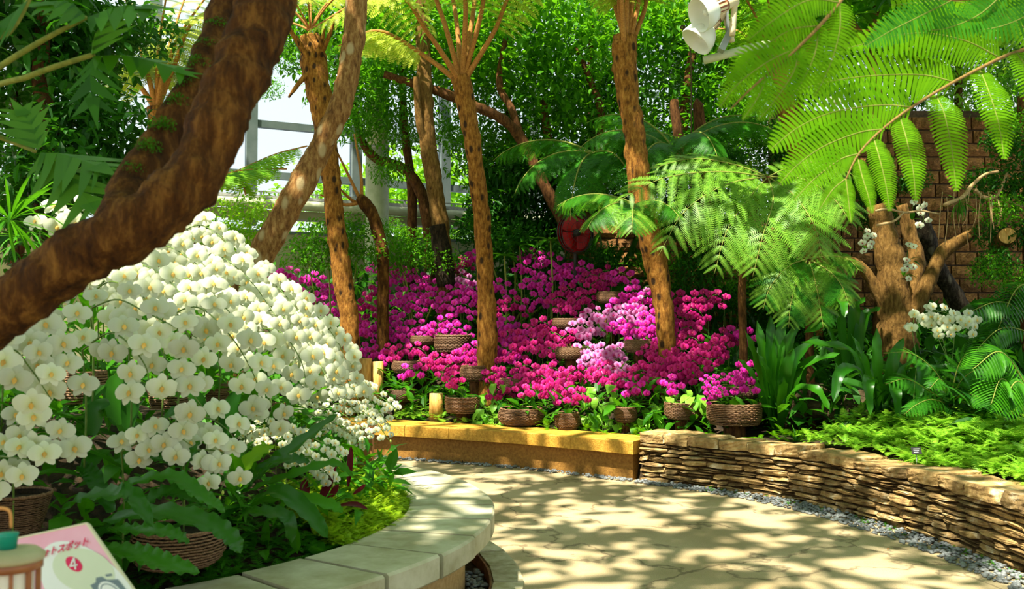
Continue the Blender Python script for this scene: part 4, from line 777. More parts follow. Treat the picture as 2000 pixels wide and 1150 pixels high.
def orchid(pts, n, size, fm, label, group, face, base=None, nleaf=3, spread=.5, lips=True, buds=0, leafs=.2, start=0.0, cat='orchid'):
    S = spline(pts, max(n * 3, 12)); first = S[0]
    if base is None: base = root_on(V(first.x - .03, first.y + .05, 0))
    if base.z > first.z - .12: base.z = first.z - .14
    root = thing('orchid', base, label, cat, group)
    q = MB(); lead = spline([base, base.lerp(first, .55) + V(0, .02, 0), first - (S[1] - S[0]) * .5], 6); full = lead + S; q.tube(full, radii([.0045, .0035, .002], len(full)) if size > .06 else .0025, 5)
    part('stem', q, STEM, root)
    for k in range(n):
        u = start + (1 - start) * (k + .3) / n; i = min(int(u * (len(S) - 1)), len(S) - 2); p = S[i]; T = (S[i + 1] - S[i]).normalized(); s = 1 if k % 2 else -1
        f = (Vector(face) + V(U(-.3, .3), U(-.15, .15), U(-.25, .25)) + T * .15).normalized(); side = T.cross(f).normalized()
        c = p + side * s * size * spread * U(.7, 1.1) + f * size * .2 + V(0, 0, -size * .1)
        upv = (V(0, 0, 1) + V(U(-.3, .3), 0, 0)).normalized(); M = facing(f + side * s * .25, upv, c - base, size * U(.88, 1.1)); g_ = random.choice(fm); o = link('flower', g_[0], root, M)
        if lips: link('lip', g_[1], o)
    for k in range(buds):
        link('bud', BUD, root, facing(V(U(-.3, .3), U(-.3, .3), 1), V(0, 1, 0), S[-1] - base + V(U(-.015, .015), 0, -.02 * (k + .2)), .022 * (1 - .2 * k)))
    for k in range(nleaf):
        a = U(0, 6.28); sc_ = leafs * U(.8, 1.2); link('leaf', random.choice(ORL), root, Matrix.Rotation(a, 4, 'Z') @ Matrix.Rotation(-U(.2, .9), 4, 'Y') @ Matrix.Diagonal((sc_, sc_, sc_, 1)))
    return root
WFACE = V(.28, -1, .22)
# large white orchids of the cascade: (polyline px with depth), flower count
WS = [([(320, 480, 5.9), (385, 440, 5.8), (440, 470, 5.7), (490, 530, 5.6)], 11), ([(345, 455, 6.1), (400, 448, 6.0), (460, 490, 5.9)], 9), ([(240, 520, 5.2), (310, 480, 5.1), (370, 505, 5.0), (430, 560, 4.9)], 11),
      ([(190, 560, 4.8), (255, 515, 4.7), (320, 540, 4.6), (375, 600, 4.5)], 11), ([(180, 570, 4.4), (220, 550, 4.3), (280, 580, 4.2), (320, 640, 4.1)], 9), ([(360, 520, 5.6), (425, 500, 5.5), (490, 550, 5.4), (540, 620, 5.3)], 12),
      ([(300, 560, 5.0), (370, 545, 4.9), (430, 590, 4.8), (480, 650, 4.7)], 11), ([(440, 530, 6.0), (500, 530, 5.9), (560, 580, 5.8), (610, 650, 5.7)], 12), ([(400, 600, 5.2), (460, 590, 5.1), (520, 640, 5.0), (565, 710, 4.9)], 11),
      ([(320, 620, 4.5), (385, 600, 4.4), (445, 650, 4.3), (490, 720, 4.3), (520, 800, 4.3)], 13), ([(180, 600, 4.0), (230, 585, 3.9), (285, 610, 3.8), (345, 640, 3.7), (385, 660, 3.7)], 8), ([(165, 680, 3.8), (215, 650, 3.7), (260, 680, 3.6), (290, 735, 3.6), (265, 790, 3.55)], 8),
      ([(255, 680, 3.9), (300, 670, 3.8), (335, 720, 3.7), (350, 760, 3.7), (400, 800, 3.7)], 8), ([(530, 560, 6.3), (585, 590, 6.2), (640, 640, 6.1), (685, 710, 6.0)], 12), ([(480, 610, 5.5), (540, 610, 5.4), (600, 670, 5.3), (640, 740, 5.2)], 12),
      ([(570, 620, 6.4), (620, 630, 6.3), (665, 680, 6.2), (680, 740, 6.1)], 11), ([(430, 650, 4.8), (480, 660, 4.7), (515, 720, 4.6), (530, 790, 4.5), (520, 830, 4.5)], 12), ([(530, 680, 5.6), (580, 680, 5.5), (620, 730, 5.4), (650, 780, 5.3)], 10),
      ([(590, 690, 6.3), (630, 690, 6.2), (670, 730, 6.1), (700, 780, 6.0)], 10), ([(470, 560, 5.8), (520, 590, 5.7), (570, 640, 5.6), (600, 700, 5.5)], 11), ([(270, 500, 5.6), (340, 470, 5.5), (400, 520, 5.4), (450, 560, 5.3)], 11),
      ([(200, 545, 5.0), (240, 535, 4.9), (300, 560, 4.8), (350, 620, 4.7)], 10), ([(420, 470, 6.2), (470, 500, 6.1), (530, 560, 6.0), (570, 620, 5.9)], 11), ([(500, 640, 5.0), (550, 650, 4.9), (590, 710, 4.8), (600, 780, 4.8)], 9),
      ([(60, 600, 3.9), (100, 585, 3.8), (130, 610, 3.7), (135, 650, 3.7)], 6), ([(-20, 650, 3.6), (40, 625, 3.5), (85, 660, 3.4), (110, 720, 3.4), (150, 780, 3.4)], 10), ([(-40, 700, 3.4), (20, 680, 3.3), (60, 720, 3.3), (100, 780, 3.3)], 8), ([(0, 600, 4.0), (40, 640, 3.9), (60, 700, 3.8), (40, 760, 3.7)], 7),
      ([(80, 450, 4.6), (110, 420, 4.6), (150, 405, 4.6), (180, 430, 4.6)], 6), ([(350, 620, 4.0), (380, 690, 4.0), (365, 745, 3.9), (410, 815, 3.9)], 6), ([(360, 830, 4.2), (400, 815, 4.1), (440, 835, 4.0), (460, 860, 4.0)], 6), ([(240, 880, 3.8), (280, 860, 3.8), (330, 845, 3.8), (375, 870, 3.8)], 8),
      ([(360, 880, 3.9), (420, 880, 3.9), (450, 900, 3.9), (430, 960, 3.85)], 8), ([(20, 830, 3.5), (70, 830, 3.4), (110, 855, 3.4), (130, 890, 3.4)], 7), ([(-10, 890, 3.4), (40, 895, 3.3), (100, 905, 3.3)], 5), ([(-30, 930, 3.4), (0, 925, 3.4), (40, 940, 3.4)], 3), ([(300, 545, 5.3), (350, 570, 5.2), (400, 620, 5.1), (430, 680, 5.0)], 10), ([(560, 600, 5.9), (600, 640, 5.8), (630, 690, 5.7), (650, 740, 5.6)], 10),
      ([(400, 560, 5.0), (440, 600, 4.9), (460, 650, 4.8), (480, 700, 4.7)], 9)]
WL = {24: 'white orchid spray peeping out under the shaggy trunk near the wicker basket', 25: 'white orchid spray drooping at the picture edge below the shaggy trunk', 26: 'lowest large white orchid spray at the edge above the wicker basket', 27: 'white orchid spray hanging straight down at the edge under the shaggy trunk', 28: 'white orchid spray showing above the shaggy trunk by the split leaf',
      29: 'short white orchid spray dangling between two wicker baskets', 30: 'white orchid spray nodding just above the tall strap leaf', 31: 'white orchid spray low over the shallow round basket', 32: 'white orchid spray drooping beside the strap leaves under the cascade', 33: 'white orchid spray above the tall tapered basket', 34: 'white orchid spray resting on the rim of the tapered basket', 35: 'three white orchids touching the tapered basket edge'}
order = sorted(range(len(WS)), key=lambda i: (WS[i][0][0][1] // 60, WS[i][0][0][0])); rows_w = {}
for i in order: rows_w.setdefault(WS[i][0][0][1] // 60, []).append(i)
WHT = {7: 'top', 8: 'second', 9: 'third', 10: 'fourth', 11: 'fifth'}
for r_, l_ in rows_w.items():
    c = 0
    for i in l_:
        if i not in WL: WL[i] = f'{ORD[c]} white orchid spray from the shaggy trunk in the {WHT.get(r_, "lowest")} tier of the cascade'; c += 1
for i, (l, n) in enumerate(WS):
    P = pxs(l); b = P[0] + V(-.05, .12, -.55); hz = HL(b.x, b.y) if math.hypot(b.x - CX, b.y - CY) < 2.1 else .4; b.z = max(hz, min(b.z, P[0].z - .3))
    orchid(P, int(n * 1.12), .118 * (1 if l[0][2] > 4 else .92), FW, WL[i], 'large white orchids of the cascade', WFACE, b, 2, .5, True, 2 if i % 4 == 0 else 0, .3, start=.03)
# small white orchids spilling over the bench end
SM = [[(560, 775, 6.1), (610, 755, 6.0), (660, 770, 5.9), (700, 810, 5.8)], [(600, 770, 6.2), (660, 750, 6.1), (720, 780, 6.0), (760, 830, 5.9)], [(640, 760, 6.3), (700, 755, 6.2), (750, 780, 6.1), (775, 800, 6.0)], [(590, 800, 5.9), (650, 800, 5.8), (700, 830, 5.7), (720, 860, 5.7)], [(620, 790, 6.0), (680, 790, 5.9), (730, 820, 5.8), (760, 860, 5.8)], [(570, 790, 5.9), (610, 800, 5.9), (650, 850, 5.8)], [(650, 820, 5.9), (690, 850, 5.8), (700, 880, 5.8)],
      [(480, 850, 4.7), (520, 830, 4.7), (570, 845, 4.6), (600, 880, 4.6)], [(540, 860, 4.8), (590, 850, 4.8), (640, 870, 4.7), (670, 895, 4.7)], [(550, 900, 4.7), (590, 890, 4.7), (630, 915, 4.7), (650, 945, 4.7)], [(560, 870, 4.9), (600, 890, 4.8), (640, 930, 4.8)], [(470, 860, 4.8), (500, 850, 4.8), (520, 880, 4.8)], [(630, 750, 6.4), (690, 745, 6.3), (730, 760, 6.2)], [(670, 790, 6.1), (720, 800, 6.0), (750, 840, 6.0)], [(610, 815, 5.9), (660, 830, 5.8), (700, 860, 5.8)]]
for i, l in enumerate(SM):
    P = pxs(l); b = P[0] + V(-.05, .15, -.4); b.z = max(.42, b.z)
    lab = f'{ORD[i] if i < 7 else ORD[i - 7] if i < 12 else ORD[i - 5]} ' + ('small flowered white orchid arching toward the ochre bench' if i < 7 or i > 11 else 'small flowered white orchid beside the tall strap leaf')
    orchid(P, 17, .05, FW, lab, 'small white orchids', WFACE + V(.1, 0, .2), b, 2, .62, True, 1, .18)
# ---- magenta bank
def dep(x, y):
    yb = lerp(11.6, 10.75, sstep(700, 1000, x)) if x < 1000 else lerp(10.75, 9.25, (x - 1000) / 450); return yb + .2 + (790 - y) / 290 * 1.9
PK = [(530, 542, 'm'), (565, 540, 'm'), (548, 560, 'm'), (615, 552, 'm'), (640, 575, 'm'), (590, 585, 'm'), (625, 600, 'm'), (650, 610, 'm'), (600, 610, 'm'), (745, 528, 'm'), (775, 532, 'm'), (812, 545, 'm'), (765, 555, 'm'), (832, 560, 'm'), (860, 565, 'm'), (885, 530, 'd'), (910, 518, 'd'), (930, 508, 'm'), (900, 548, 'p'), (885, 575, 'm'), (920, 572, 'm'), (1040, 505, 'm'), (1030, 530, 'm'), (1075, 515, 'm'), (1085, 545, 'm'), (1105, 535, 'm'), (1135, 530, 'm'), (1160, 548, 'd'), (1185, 540, 'd'), (1215, 545, 'm'), (1170, 558, 'd'),
      (690, 612, 'd'), (720, 600, 'd'), (735, 575, 'd'), (700, 640, 'd'), (780, 592, 'm'), (805, 600, 'm'), (800, 580, 'm'), (842, 592, 'm'), (875, 600, 'm'), (905, 605, 'm'), (935, 585, 'm'), (975, 565, 'm'), (960, 600, 'd'), (1045, 560, 'm'), (1050, 590, 'm'), (1010, 600, 'd'), (1095, 590, 'd'), (1110, 608, 'd'), (1140, 590, 'd'), (1115, 575, 'd'), (1235, 578, 'm'), (1215, 600, 'm'), (1262, 590, 'm'), (1320, 590, 'd'), (1300, 612, 'm'), (1365, 588, 'd'), (1355, 615, 'd'), (1395, 588, 'd'), (1240, 612, 'p'),
      (680, 655, 'm'), (715, 650, 'm'), (755, 645, 'm'), (780, 660, 'm'), (815, 645, 'm'), (845, 655, 'm'), (870, 635, 'm'), (895, 650, 'm'), (770, 625, 'm'), (975, 650, 'm'), (1000, 665, 'c'), (990, 640, 'm'), (1035, 650, 'c'), (1060, 640, 'c'), (1080, 660, 'c'), (1110, 665, 'c'), (1050, 670, 'c'), (1135, 645, 'p'), (1165, 620, 'p'), (1160, 645, 'p'), (1205, 620, 'p'), (1230, 640, 'p'), (1215, 645, 'm'), (1245, 650, 'm'), (1280, 645, 'm'), (1275, 625, 'm'), (1310, 655, 'm'), (1340, 650, 'd'), (1330, 630, 'd'), (1420, 660, 'd'), (1445, 655, 'm'), (1300, 680, 'c'), (1350, 670, 'c'),
      (705, 690, 'm'), (735, 695, 'm'), (755, 690, 'c'), (790, 690, 'c'), (815, 690, 'c'), (860, 708, 'c'), (885, 720, 'c'), (905, 700, 'c'), (920, 690, 'm'), (845, 715, 'c'), (955, 690, 'm'), (985, 690, 'm'), (1010, 690, 'c'), (1025, 665, 'm'), (955, 715, 'd'), (1070, 690, 'c'), (1145, 690, 'p'), (1175, 690, 'p'), (1205, 692, 'p'), (1160, 710, 'p'), (1190, 705, 'p'), (1275, 690, 'c'), (1310, 705, 'c'), (1335, 695, 'c'), (1350, 715, 'c'), (1390, 690, 'd'), (1405, 680, 'c'), (1370, 705, 'c'),
      (965, 740, 'd'), (985, 765, 'd'), (1000, 745, 'd'), (1030, 725, 'c'), (1020, 750, 'c'), (1055, 745, 'c'), (1080, 730, 'c'), (1100, 745, 'c'), (1125, 735, 'c'), (1075, 770, 'c'), (1110, 770, 'c'), (1185, 745, 'c'), (1205, 730, 'p'), (1215, 750, 'c'), (1180, 725, 'c'), (1255, 735, 'c'), (1270, 720, 'c'), (1320, 735, 'c'), (1340, 730, 'c'), (1300, 720, 'c'), (1268, 755, 'c')]
CN = {'m': 'magenta', 'c': 'cerise pink', 'd': 'deep crimson purple', 'p': 'pale pink'}
tiers = [(0, 562, 'topmost'), (562, 622, 'second highest'), (622, 682, 'middle'), (682, 722, 'second lowest'), (722, 999, 'front')]
for lo_, hi_, nm in tiers:
    cnt = {}
    for x, y, c in sorted(p for p in PK if lo_ <= p[1] < hi_):
        cnt[c] = cnt.get(c, 0) + 1; d = dep(x, y); s = 1 if R() < .62 else -1; k = 10.5 / d
        P = [at(x - 20 * s, y + 2, d + .05), at(x - 6 * s, y - 12, d), at(x + 14 * s, y - 4, d - .06), at(x + 24 * s, y + 20, d - .1)]
        b = P[0] + V(0, .06, 0); b.z = max(H(b.x, b.y) - .02 if bdist(b.x, b.y) > .15 else .4, P[0].z - .52)
        i_ = cnt[c] - 1; lab = f'{ORD[i_] if i_ < 30 else "last"} {CN[c]} orchid from the window side, {nm} tier'
        orchid(P, 10, .102, FK[c], lab, 'magenta orchids on the bank', V(U(-.25, .25), -1, .1), b, 3, .55, True, 0, .26)
for i, l in enumerate([[(1372, 745, 9.35), (1390, 735, 9.3), (1385, 765, 9.25), (1378, 790, 9.2)], [(1395, 745, 9.4), (1415, 735, 9.35), (1440, 735, 9.3), (1455, 745, 9.25)], [(1420, 745, 9.3), (1440, 730, 9.3), (1462, 745, 9.25)], [(1395, 770, 9.25), (1405, 758, 9.25), (1415, 775, 9.2)], [(1375, 750, 9.3), (1385, 760, 9.3), (1392, 782, 9.3)]]):
    P = pxs(l); b = V(at(1425, 790, 9.35).x + U(-.1, .1), 9.35, .78); orchid(P, 13, .05, FK['m'], f'{ORD[i]} spray of small magenta orchids in the widest wicker basket', 'small magenta orchids', V(-.1, -1, .2), b, 3, .6, True, 0, .18)
# white orchid in the right hand bed, epiphytes with purple lips
for i, (l, n) in enumerate([([(1790, 700, 8.3), (1782, 640, 8.3), (1792, 610, 8.25), (1790, 660, 8.2)], 6), ([(1850, 700, 8.4), (1830, 620, 8.4), (1812, 608, 8.35), (1850, 612, 8.3), (1880, 640, 8.2)], 12), ([(1860, 700, 8.5), (1870, 620, 8.5), (1895, 625, 8.4), (1885, 650, 8.35)], 9), ([(1850, 700, 8.4), (1820, 630, 8.4), (1838, 640, 8.3), (1848, 660, 8.3)], 7)]):
    orchid(pxs(l), n, .10, FW, ['white orchid stem hanging by the gnarled trunk, first of the four in the fern bed', 'fullest arching white orchid in the fern bed below the block wall', 'white orchid reaching furthest from the gnarled trunk in the fern bed', 'white orchid drooping in the middle of the clump by the gnarled trunk'][i], 'white orchids in the fern bed', V(0, -1, .1), None, 3, .5, True, 0, .25, start=.35)
for i, l in enumerate([[(1688, 455, 9.6), (1700, 462, 9.55), (1690, 475, 9.5), (1692, 495, 9.5)], [(1775, 485, 9.7), (1790, 480, 9.65), (1788, 496, 9.6)], [(1768, 512, 9.7), (1778, 515, 9.65), (1772, 530, 9.6), (1762, 545, 9.6)], [(1785, 400, 9.2), (1798, 400, 9.2), (1804, 425, 9.2), (1800, 448, 9.2)], [(1622, 200, 9.6), (1632, 190, 9.6), (1620, 205, 9.6)]]):
    P = pxs(l); orchid(P, [8, 2, 5, 6, 3][i], .082, FB, ['white purple lipped orchid hanging beside the broken stump of the gnarled tree', 'pair of white purple lipped blooms on the fork of the gnarled tree', 'white purple lipped orchid low on the gnarled trunk', 'white purple lipped orchid by the pale bare twig', 'tiny white purple lipped orchid between the fern fronds high up'][i], 'epiphytic orchids', V(0, -1, .1), P[0] + V(.03, .12, -.05), 2, .5, True, 0, .16)
pl = at(1262, 570, 11.3); orchid([at(1255, 585, 11.3), at(1258, 562, 11.3), at(1270, 558, 11.3)], 2, .08, FK['p'], 'two lone pale blooms standing above the magenta bank before the stout trunk', 'pale lone orchids', V(0, -1, .1))
print('ORCHIDS')
# ================================================================== BASKETS
def basketmeshes(prof, rows, nst=26, wr=.034, sd=0):
    rf = lambda t: np.interp(t, [p[0] for p in prof], [p[1] for p in prof]); q = MB(); n = nst * 2
    for k in range(rows):
        t = (k + .5) / rows; r = float(rf(t)); z = t; vs = []; rg = random.Random(k + sd * 50); tl = rg.uniform(-.012, .012)
        for j in range(n):
            a = 2 * PI * j / n; rr = r + (.028 if (j // 1 + k) % 2 else -.006) + rg.uniform(-.006, .006); zz_ = z + tl * math.cos(a) + rg.uniform(-.008, .008); h = .42 / rows
            for dr, dz in ((.014, 0), (0, h), (-.014, 0), (0, -h)): vs.append(V((rr + dr) * math.cos(a), (rr + dr) * math.sin(a), zz_ + dz))
        q.add(vs, [(j * 4 + m_, j * 4 + (m_ + 1) % 4, ((j + 1) % n) * 4 + (m_ + 1) % 4, ((j + 1) % n) * 4 + m_) for j in range(n) for m_ in range(4)])
    wv = q.mesh('woven_side', WICK); q = MB(); rt = float(rf(1)); n = 60; vs = []
    for j in range(n):
        a = 2 * PI * j / n
        for m_ in range(6): b_ = 2 * PI * m_ / 6 + j * .5; rr = .035 * (1 + .25 * math.sin(j * 2.1)); vs.append(V((rt + rr * math.cos(b_)) * math.cos(a), (rt + rr * math.cos(b_)) * math.sin(a), 1 + rr * 1.3 * math.sin(b_)))
    q.add(vs, [(j * 6 + m_, j * 6 + (m_ + 1) % 6, ((j + 1) % n) * 6 + (m_ + 1) % 6, ((j + 1) % n) * 6 + m_) for j in range(n) for m_ in range(6)]); rim = q.mesh('rim', WICK)
    q = MB(); q.lathe([(.001, 0.02)] + [(float(rf(t)) - .03, t) for t in np.linspace(.02, .99, 8)], 24); li = q.mesh('lining', SOIL); q = MB(); q.lathe([(.001, .9), (float(rf(.85)) - .03, .86)], 20); so_ = q.mesh('potting_soil', SOIL); return wv, rim, li, so_
BK = {'bowl': basketmeshes([(0, .68), (.15, .88), (.45, 1.0), (.75, .98), (1, .88)], 13), 'tall': basketmeshes([(0, .62), (.5, .82), (1, 1.0)], 22), 'tub': basketmeshes([(0, .86), (.3, .98), (.8, 1.0), (1, .97)], 12)}
BL = []
def basket(x, yt, yb, wpx, d, kind, label):
    if d > 8: d = dep(x, yb) + .12
    c = at(x, (yt + yb) / 2, d); r = wpx / 2 / F * d; zt = at(x, yt, d - r * .7).z; zb = at(x, yb, d - r * .8).z; h = max(zt - zb, .12)
    root = thing('wicker_basket', V(c.x, d, zb), label, 'basket', 'wicker baskets'); M = Matrix.Rotation(U(0, 6), 4, 'Z') @ Matrix.Diagonal((r / 1.02, r / 1.02, h, 1))
    for nm, me in zip(('woven_side', 'rim', 'lining', 'potting_soil'), BK[kind]): link(nm, me, root, M)
    g0 = root_on(V(c.x, d, 0)).z
    if zb - g0 > .06 and d > 8:
        q = MB(); q.tube([V(c.x, d, g0 - .02), V(c.x, d, zb)], r * .4, 14, 0, True, .05, 6); lg = thing('log_stand', V(c.x, d, g0), 'log stand under the ' + label, 'stand'); part('log', q, BARK_D, lg)
    if d > 8 and yb > 780:
        kc = 'm' if x < 900 or x > 1300 else random.choice('cm')
        for sgn in ((-1,) if int(x) % 2 else (1,)):
            P = [at(x + 8 * sgn, yt - 26, d), at(x + 14 * sgn, yt - 42, d - .03), at(x + 26 * sgn, yt - 40, d - .10), at(x + 34 * sgn, yt - 22, d - .16)]
            orchid(P, 7, .10, FK[kc], f'{CN[kc]} orchid in the ' + ' '.join(label.split(', ')[0].split(' ')[:12]), 'orchids planted in the wicker baskets', V(.1 * sgn, -1, .1), V(c.x, d, zb + h * .85), 5, .55, True, 0, .28)
    return V(c.x, d, zb + h * .9)
for a in [(905, 777, 808, 72, 10.35, 'tub', 'wicker tub with orchids beside the yellow log'), (1018, 800, 833, 92, 10.55, 'bowl', 'round wicker bowl above the middle of the ochre bench'), (1108, 808, 842, 52, 10.25, 'bowl', 'small wicker basket half behind heart shaped leaves'), (1333, 788, 820, 72, 9.55, 'tub', 'flat wicker basket behind the start of the stone wall'), (1434, 791, 833, 106, 9.15, 'tub', 'widest wicker basket of the bank, with small magenta orchids'),
          (782, 762, 786, 58, 10.7, 'bowl', 'small wicker basket over the bright fern patch'), (797, 706, 730, 64, 11.2, 'bowl', 'wicker bowl under the cerise orchids near the white orchids'), (885, 655, 688, 74, 11.5, 'tub', 'dark wicker basket high beside the spotted trunk'), (828, 656, 674, 54, 11.7, 'bowl', 'shaded wicker basket beside the dark high one'), (1115, 678, 702, 62, 11.2, 'bowl', 'wicker bowl beneath the pale pink orchids'), (1105, 622, 642, 56, 11.8, 'bowl', 'wicker bowl below the deep crimson orchids'),
          (1222, 796, 826, 46, 9.85, 'bowl', 'wicker basket with a dry red leaf in the heart leaves'), (1250, 664, 690, 62, 11.3, 'bowl', 'wicker basket deep in the bank behind pale orchids'), (1438, 756, 782, 90, 9.6, 'bowl', 'shadowed wicker basket behind the widest one'), (928, 715, 745, 60, 11.1, 'bowl', 'wicker basket behind the front magenta orchids'), (1000, 740, 765, 56, 11.0, 'bowl', 'wicker basket hidden in leaves above the round bowl'), (1190, 570, 592, 50, 12.0, 'bowl', 'wicker basket in shade under the topmost crimson orchids')]: basket(*a)
basket(160, 728, 790, 92, 4.5, 'tub', 'wicker basket under the white orchids by the shaggy trunk'); basket(330, 748, 800, 74, 4.9, 'tub', 'wicker basket glimpsed behind hanging white orchids')
basket(30, 972, 1060, 130, 3.7, 'tall', 'tall tapered wicker basket at the picture edge above the pink sign'); basket(348, 1045, 1122, 178, 4.0, 'bowl', 'large shallow wicker bowl behind the pink sign'); basket(540, 808, 830, 40, 5.5, 'bowl', 'tiny wicker basket glimpsed between white orchids'); basket(425, 765, 795, 44, 5.2, 'bowl', 'dark wicker basket behind the strap leaves')
for x, yt, yb, wpx, d, lab in [(852, 768, 800, 27, 10.8, 'short yellow log post beside the wicker tub'), (712, 700, 740, 30, 11.4, 'yellow log post half hidden by the cerise orchids'), (738, 706, 740, 22, 11.4, 'second yellow log post beside the white orchids')]:
    d = dep(x, yb) + .1; p = at(x, yt, d); g0 = min(root_on(V(p.x, d, 0)).z, at(x, yb, d).z); lg = thing('log_post', V(p.x, d, g0), lab, 'post'); q = MB(); r = wpx / 2 / F * d; q.tube([V(p.x, d, g0), V(p.x, d, (g0 + p.z) / 2), V(p.x, d, p.z)], [r * 1.1, r, r * .97], 18, 0, True, .04, 8); part('log', q, LOG, lg)
    q = MB(); q.lathe([(.001, .002), (r * .9, .001)], 18, Matrix.Translation((p.x, d, p.z))); part('cut_face', q, mat('pale sawn wood', (0.7, 0.5, 0.2), (0.85, 0.66, 0.32), scale=20), lg)
# terracotta posts beside the strap leaves
TER = mat('terracotta', (0.28, 0.10, 0.03), (0.42, 0.17, 0.06), scale=12, rough=.7)
p = at(714, 925, 6.3); pt = thing('plant_stand', V(p.x, p.y, .4), 'reddish brown square post at the end of the curved bench', 'post'); q = MB(); q.box((p.x, p.y, .60), (.10, .10, .46)); part('post', q, TER, pt, False); q = MB(); q.box((p.x, p.y, .845), (.13, .13, .035)); part('cap', q, TER, pt, False)
# ================================================================== BED PLANTS
for a in [((1880, 790, 8.7), 12, .45, .7, 5, 70, 'dark nest fern right of the white orchid in the fern bed'), ((1360, 640, 11.4), 14, .3, .5, 15, 70, 'low strap leaved fern behind the crimson orchids'), ((1680, 640, 10.0), 12, .35, .55, 20, 75, 'broad strap leaved plant left of the gnarled trunk'), ((1440, 660, 10.4), 12, .35, .5, 20, 75, 'dark strap leaved fern behind the big nest fern')]:
    p = at(*a[0]); rosette('nest_fern', a[6], 'fern', root_on(p), NEST, a[1], a[2], a[3], a[4], a[5], group='nest ferns in the beds')
# near left strap leaves
def leaf_on(root, pts, W_, mt, n=22, wave=.01, wn=7, nm='leaf', prof=strap):
    S = spline(pts, n); q = MB(); vs = []
    for i, p in enumerate(S):
        t = i / (n - 1); T = (S[min(i + 1, n - 1)] - S[max(i - 1, 0)]).normalized(); sd = T.cross(V(.1, -.6, .8)).normalized(); nn = sd.cross(T); wd = W_ / 2 * max(prof(t), .03); wv = wave * math.sin(t * wn * 6.28)
        vs += [p + sd * wd + nn * (wd * .3 + wv), p + sd * wd * .5 + nn * wd * .12, p, p - sd * wd * .5 + nn * wd * .12, p - sd * wd + nn * (wd * .3 - wv)]
    q.add(vs, [(i * 5 + j, i * 5 + j + 1, (i + 1) * 5 + j + 1, (i + 1) * 5 + j) for i in range(n - 1) for j in range(4)]); return part(nm, q, mt, root)
for lab, b_, W_, ll in [('big glossy nest fern beside the widest wicker basket', (1515, 815, 9.5), .125, [[(1480, 720, 9.4), (1455, 645, 9.3)], [(1492, 710, 9.4), (1478, 625, 9.4)], [(1505, 700, 9.4), (1505, 615, 9.4)], [(1518, 700, 9.4), (1530, 620, 9.4)], [(1530, 700, 9.4), (1560, 630, 9.3)], [(1545, 715, 9.3), (1600, 655, 9.2)], [(1560, 725, 9.3), (1640, 690, 9.1)], [(1470, 740, 9.3), (1440, 700, 9.2)], [(1500, 740, 9.2), (1480, 690, 9.1)], [(1530, 740, 9.2), (1550, 680, 9.1)], [(1545, 770, 9.2), (1590, 760, 9.0), (1620, 800, 8.9)]]),
                       ('glossy nest fern with curling strap leaves below the gnarled tree', (1722, 795, 8.9), .115, [[(1690, 720, 8.8), (1662, 652, 8.7)], [(1712, 720, 8.8), (1712, 640, 8.8)], [(1740, 720, 8.8), (1765, 660, 8.8)], [(1670, 700, 8.7), (1620, 675, 8.6), (1565, 668, 8.5)], [(1680, 730, 8.6), (1640, 730, 8.4), (1628, 785, 8.3)], [(1705, 750, 8.6), (1695, 750, 8.4), (1700, 810, 8.3)], [(1738, 760, 8.6), (1748, 765, 8.4), (1755, 815, 8.3)], [(1765, 725, 8.6), (1800, 720, 8.4), (1792, 785, 8.3)], [(1775, 740, 8.6), (1850, 720, 8.4), (1920, 740, 8.3)], [(1760, 770, 8.6), (1830, 770, 8.4), (1890, 800, 8.2)]]),
                       ('shaded strap leaved fern left of the gnarled trunk base', (1660, 700, 9.6), .12, [[(1640, 640, 9.5), (1600, 600, 9.4)], [(1665, 630, 9.5), (1690, 580, 9.4)], [(1680, 640, 9.5), (1720, 600, 9.4)], [(1640, 620, 9.4), (1645, 590, 9.2), (1650, 620, 9.1)], [(1620, 650, 9.4), (1570, 650, 9.3)]])]:
    rt = thing('nest_fern', root_on(at(*b_)), lab, 'fern', 'nest ferns in the beds')
    for l in ll: leaf_on(rt, [Vector(rt.location)] + pxs(l), W_, G_NEST, 16, .012, 4)
n1 = thing('nest_fern', V(*at(470, 1000, 4.4)[:2], .45), 'tall strap leaved fern standing between the two white orchid drifts', 'fern')
for l, wd, mt in [([(470, 960, 4.4), (500, 930, 4.4), (580, 870, 4.35), (660, 808, 4.3)], .085, G_NEST), ([(465, 950, 4.4), (480, 910, 4.4), (520, 875, 4.4), (525, 868, 4.4)], .085, G_BRIGHT), ([(468, 960, 4.4), (520, 910, 4.3), (570, 898, 4.2), (605, 902, 4.2)], .07, G_NEST), ([(460, 980, 4.4), (450, 910, 4.5), (440, 870, 4.5)], .08, G_NEST), ([(480, 990, 4.4), (540, 960, 4.2), (600, 1000, 4.1), (640, 1050, 4.05)], .09, G_NEST), ([(470, 990, 4.4), (560, 970, 4.3), (640, 985, 4.2), (670, 1000, 4.2)], .07, G_MID), ([(465, 1000, 4.3), (500, 1000, 4.1), (560, 1010, 4.0), (570, 1060, 4.0)], .07, G_NEST), ([(500, 820, 4.6), (510, 815, 4.5), (520, 810, 4.5)], .05, G_BRIGHT), ([(480, 960, 4.5), (560, 930, 4.4), (650, 905, 4.5), (690, 930, 4.5)], .05, G_MID)]: leaf_on(n1, pxs(l), wd, mt)
n2 = thing('nest_fern', V(*at(230, 1010, 3.6)[:2], .5), 'wavy strap leaved fern spreading over the large wicker bowl', 'fern')
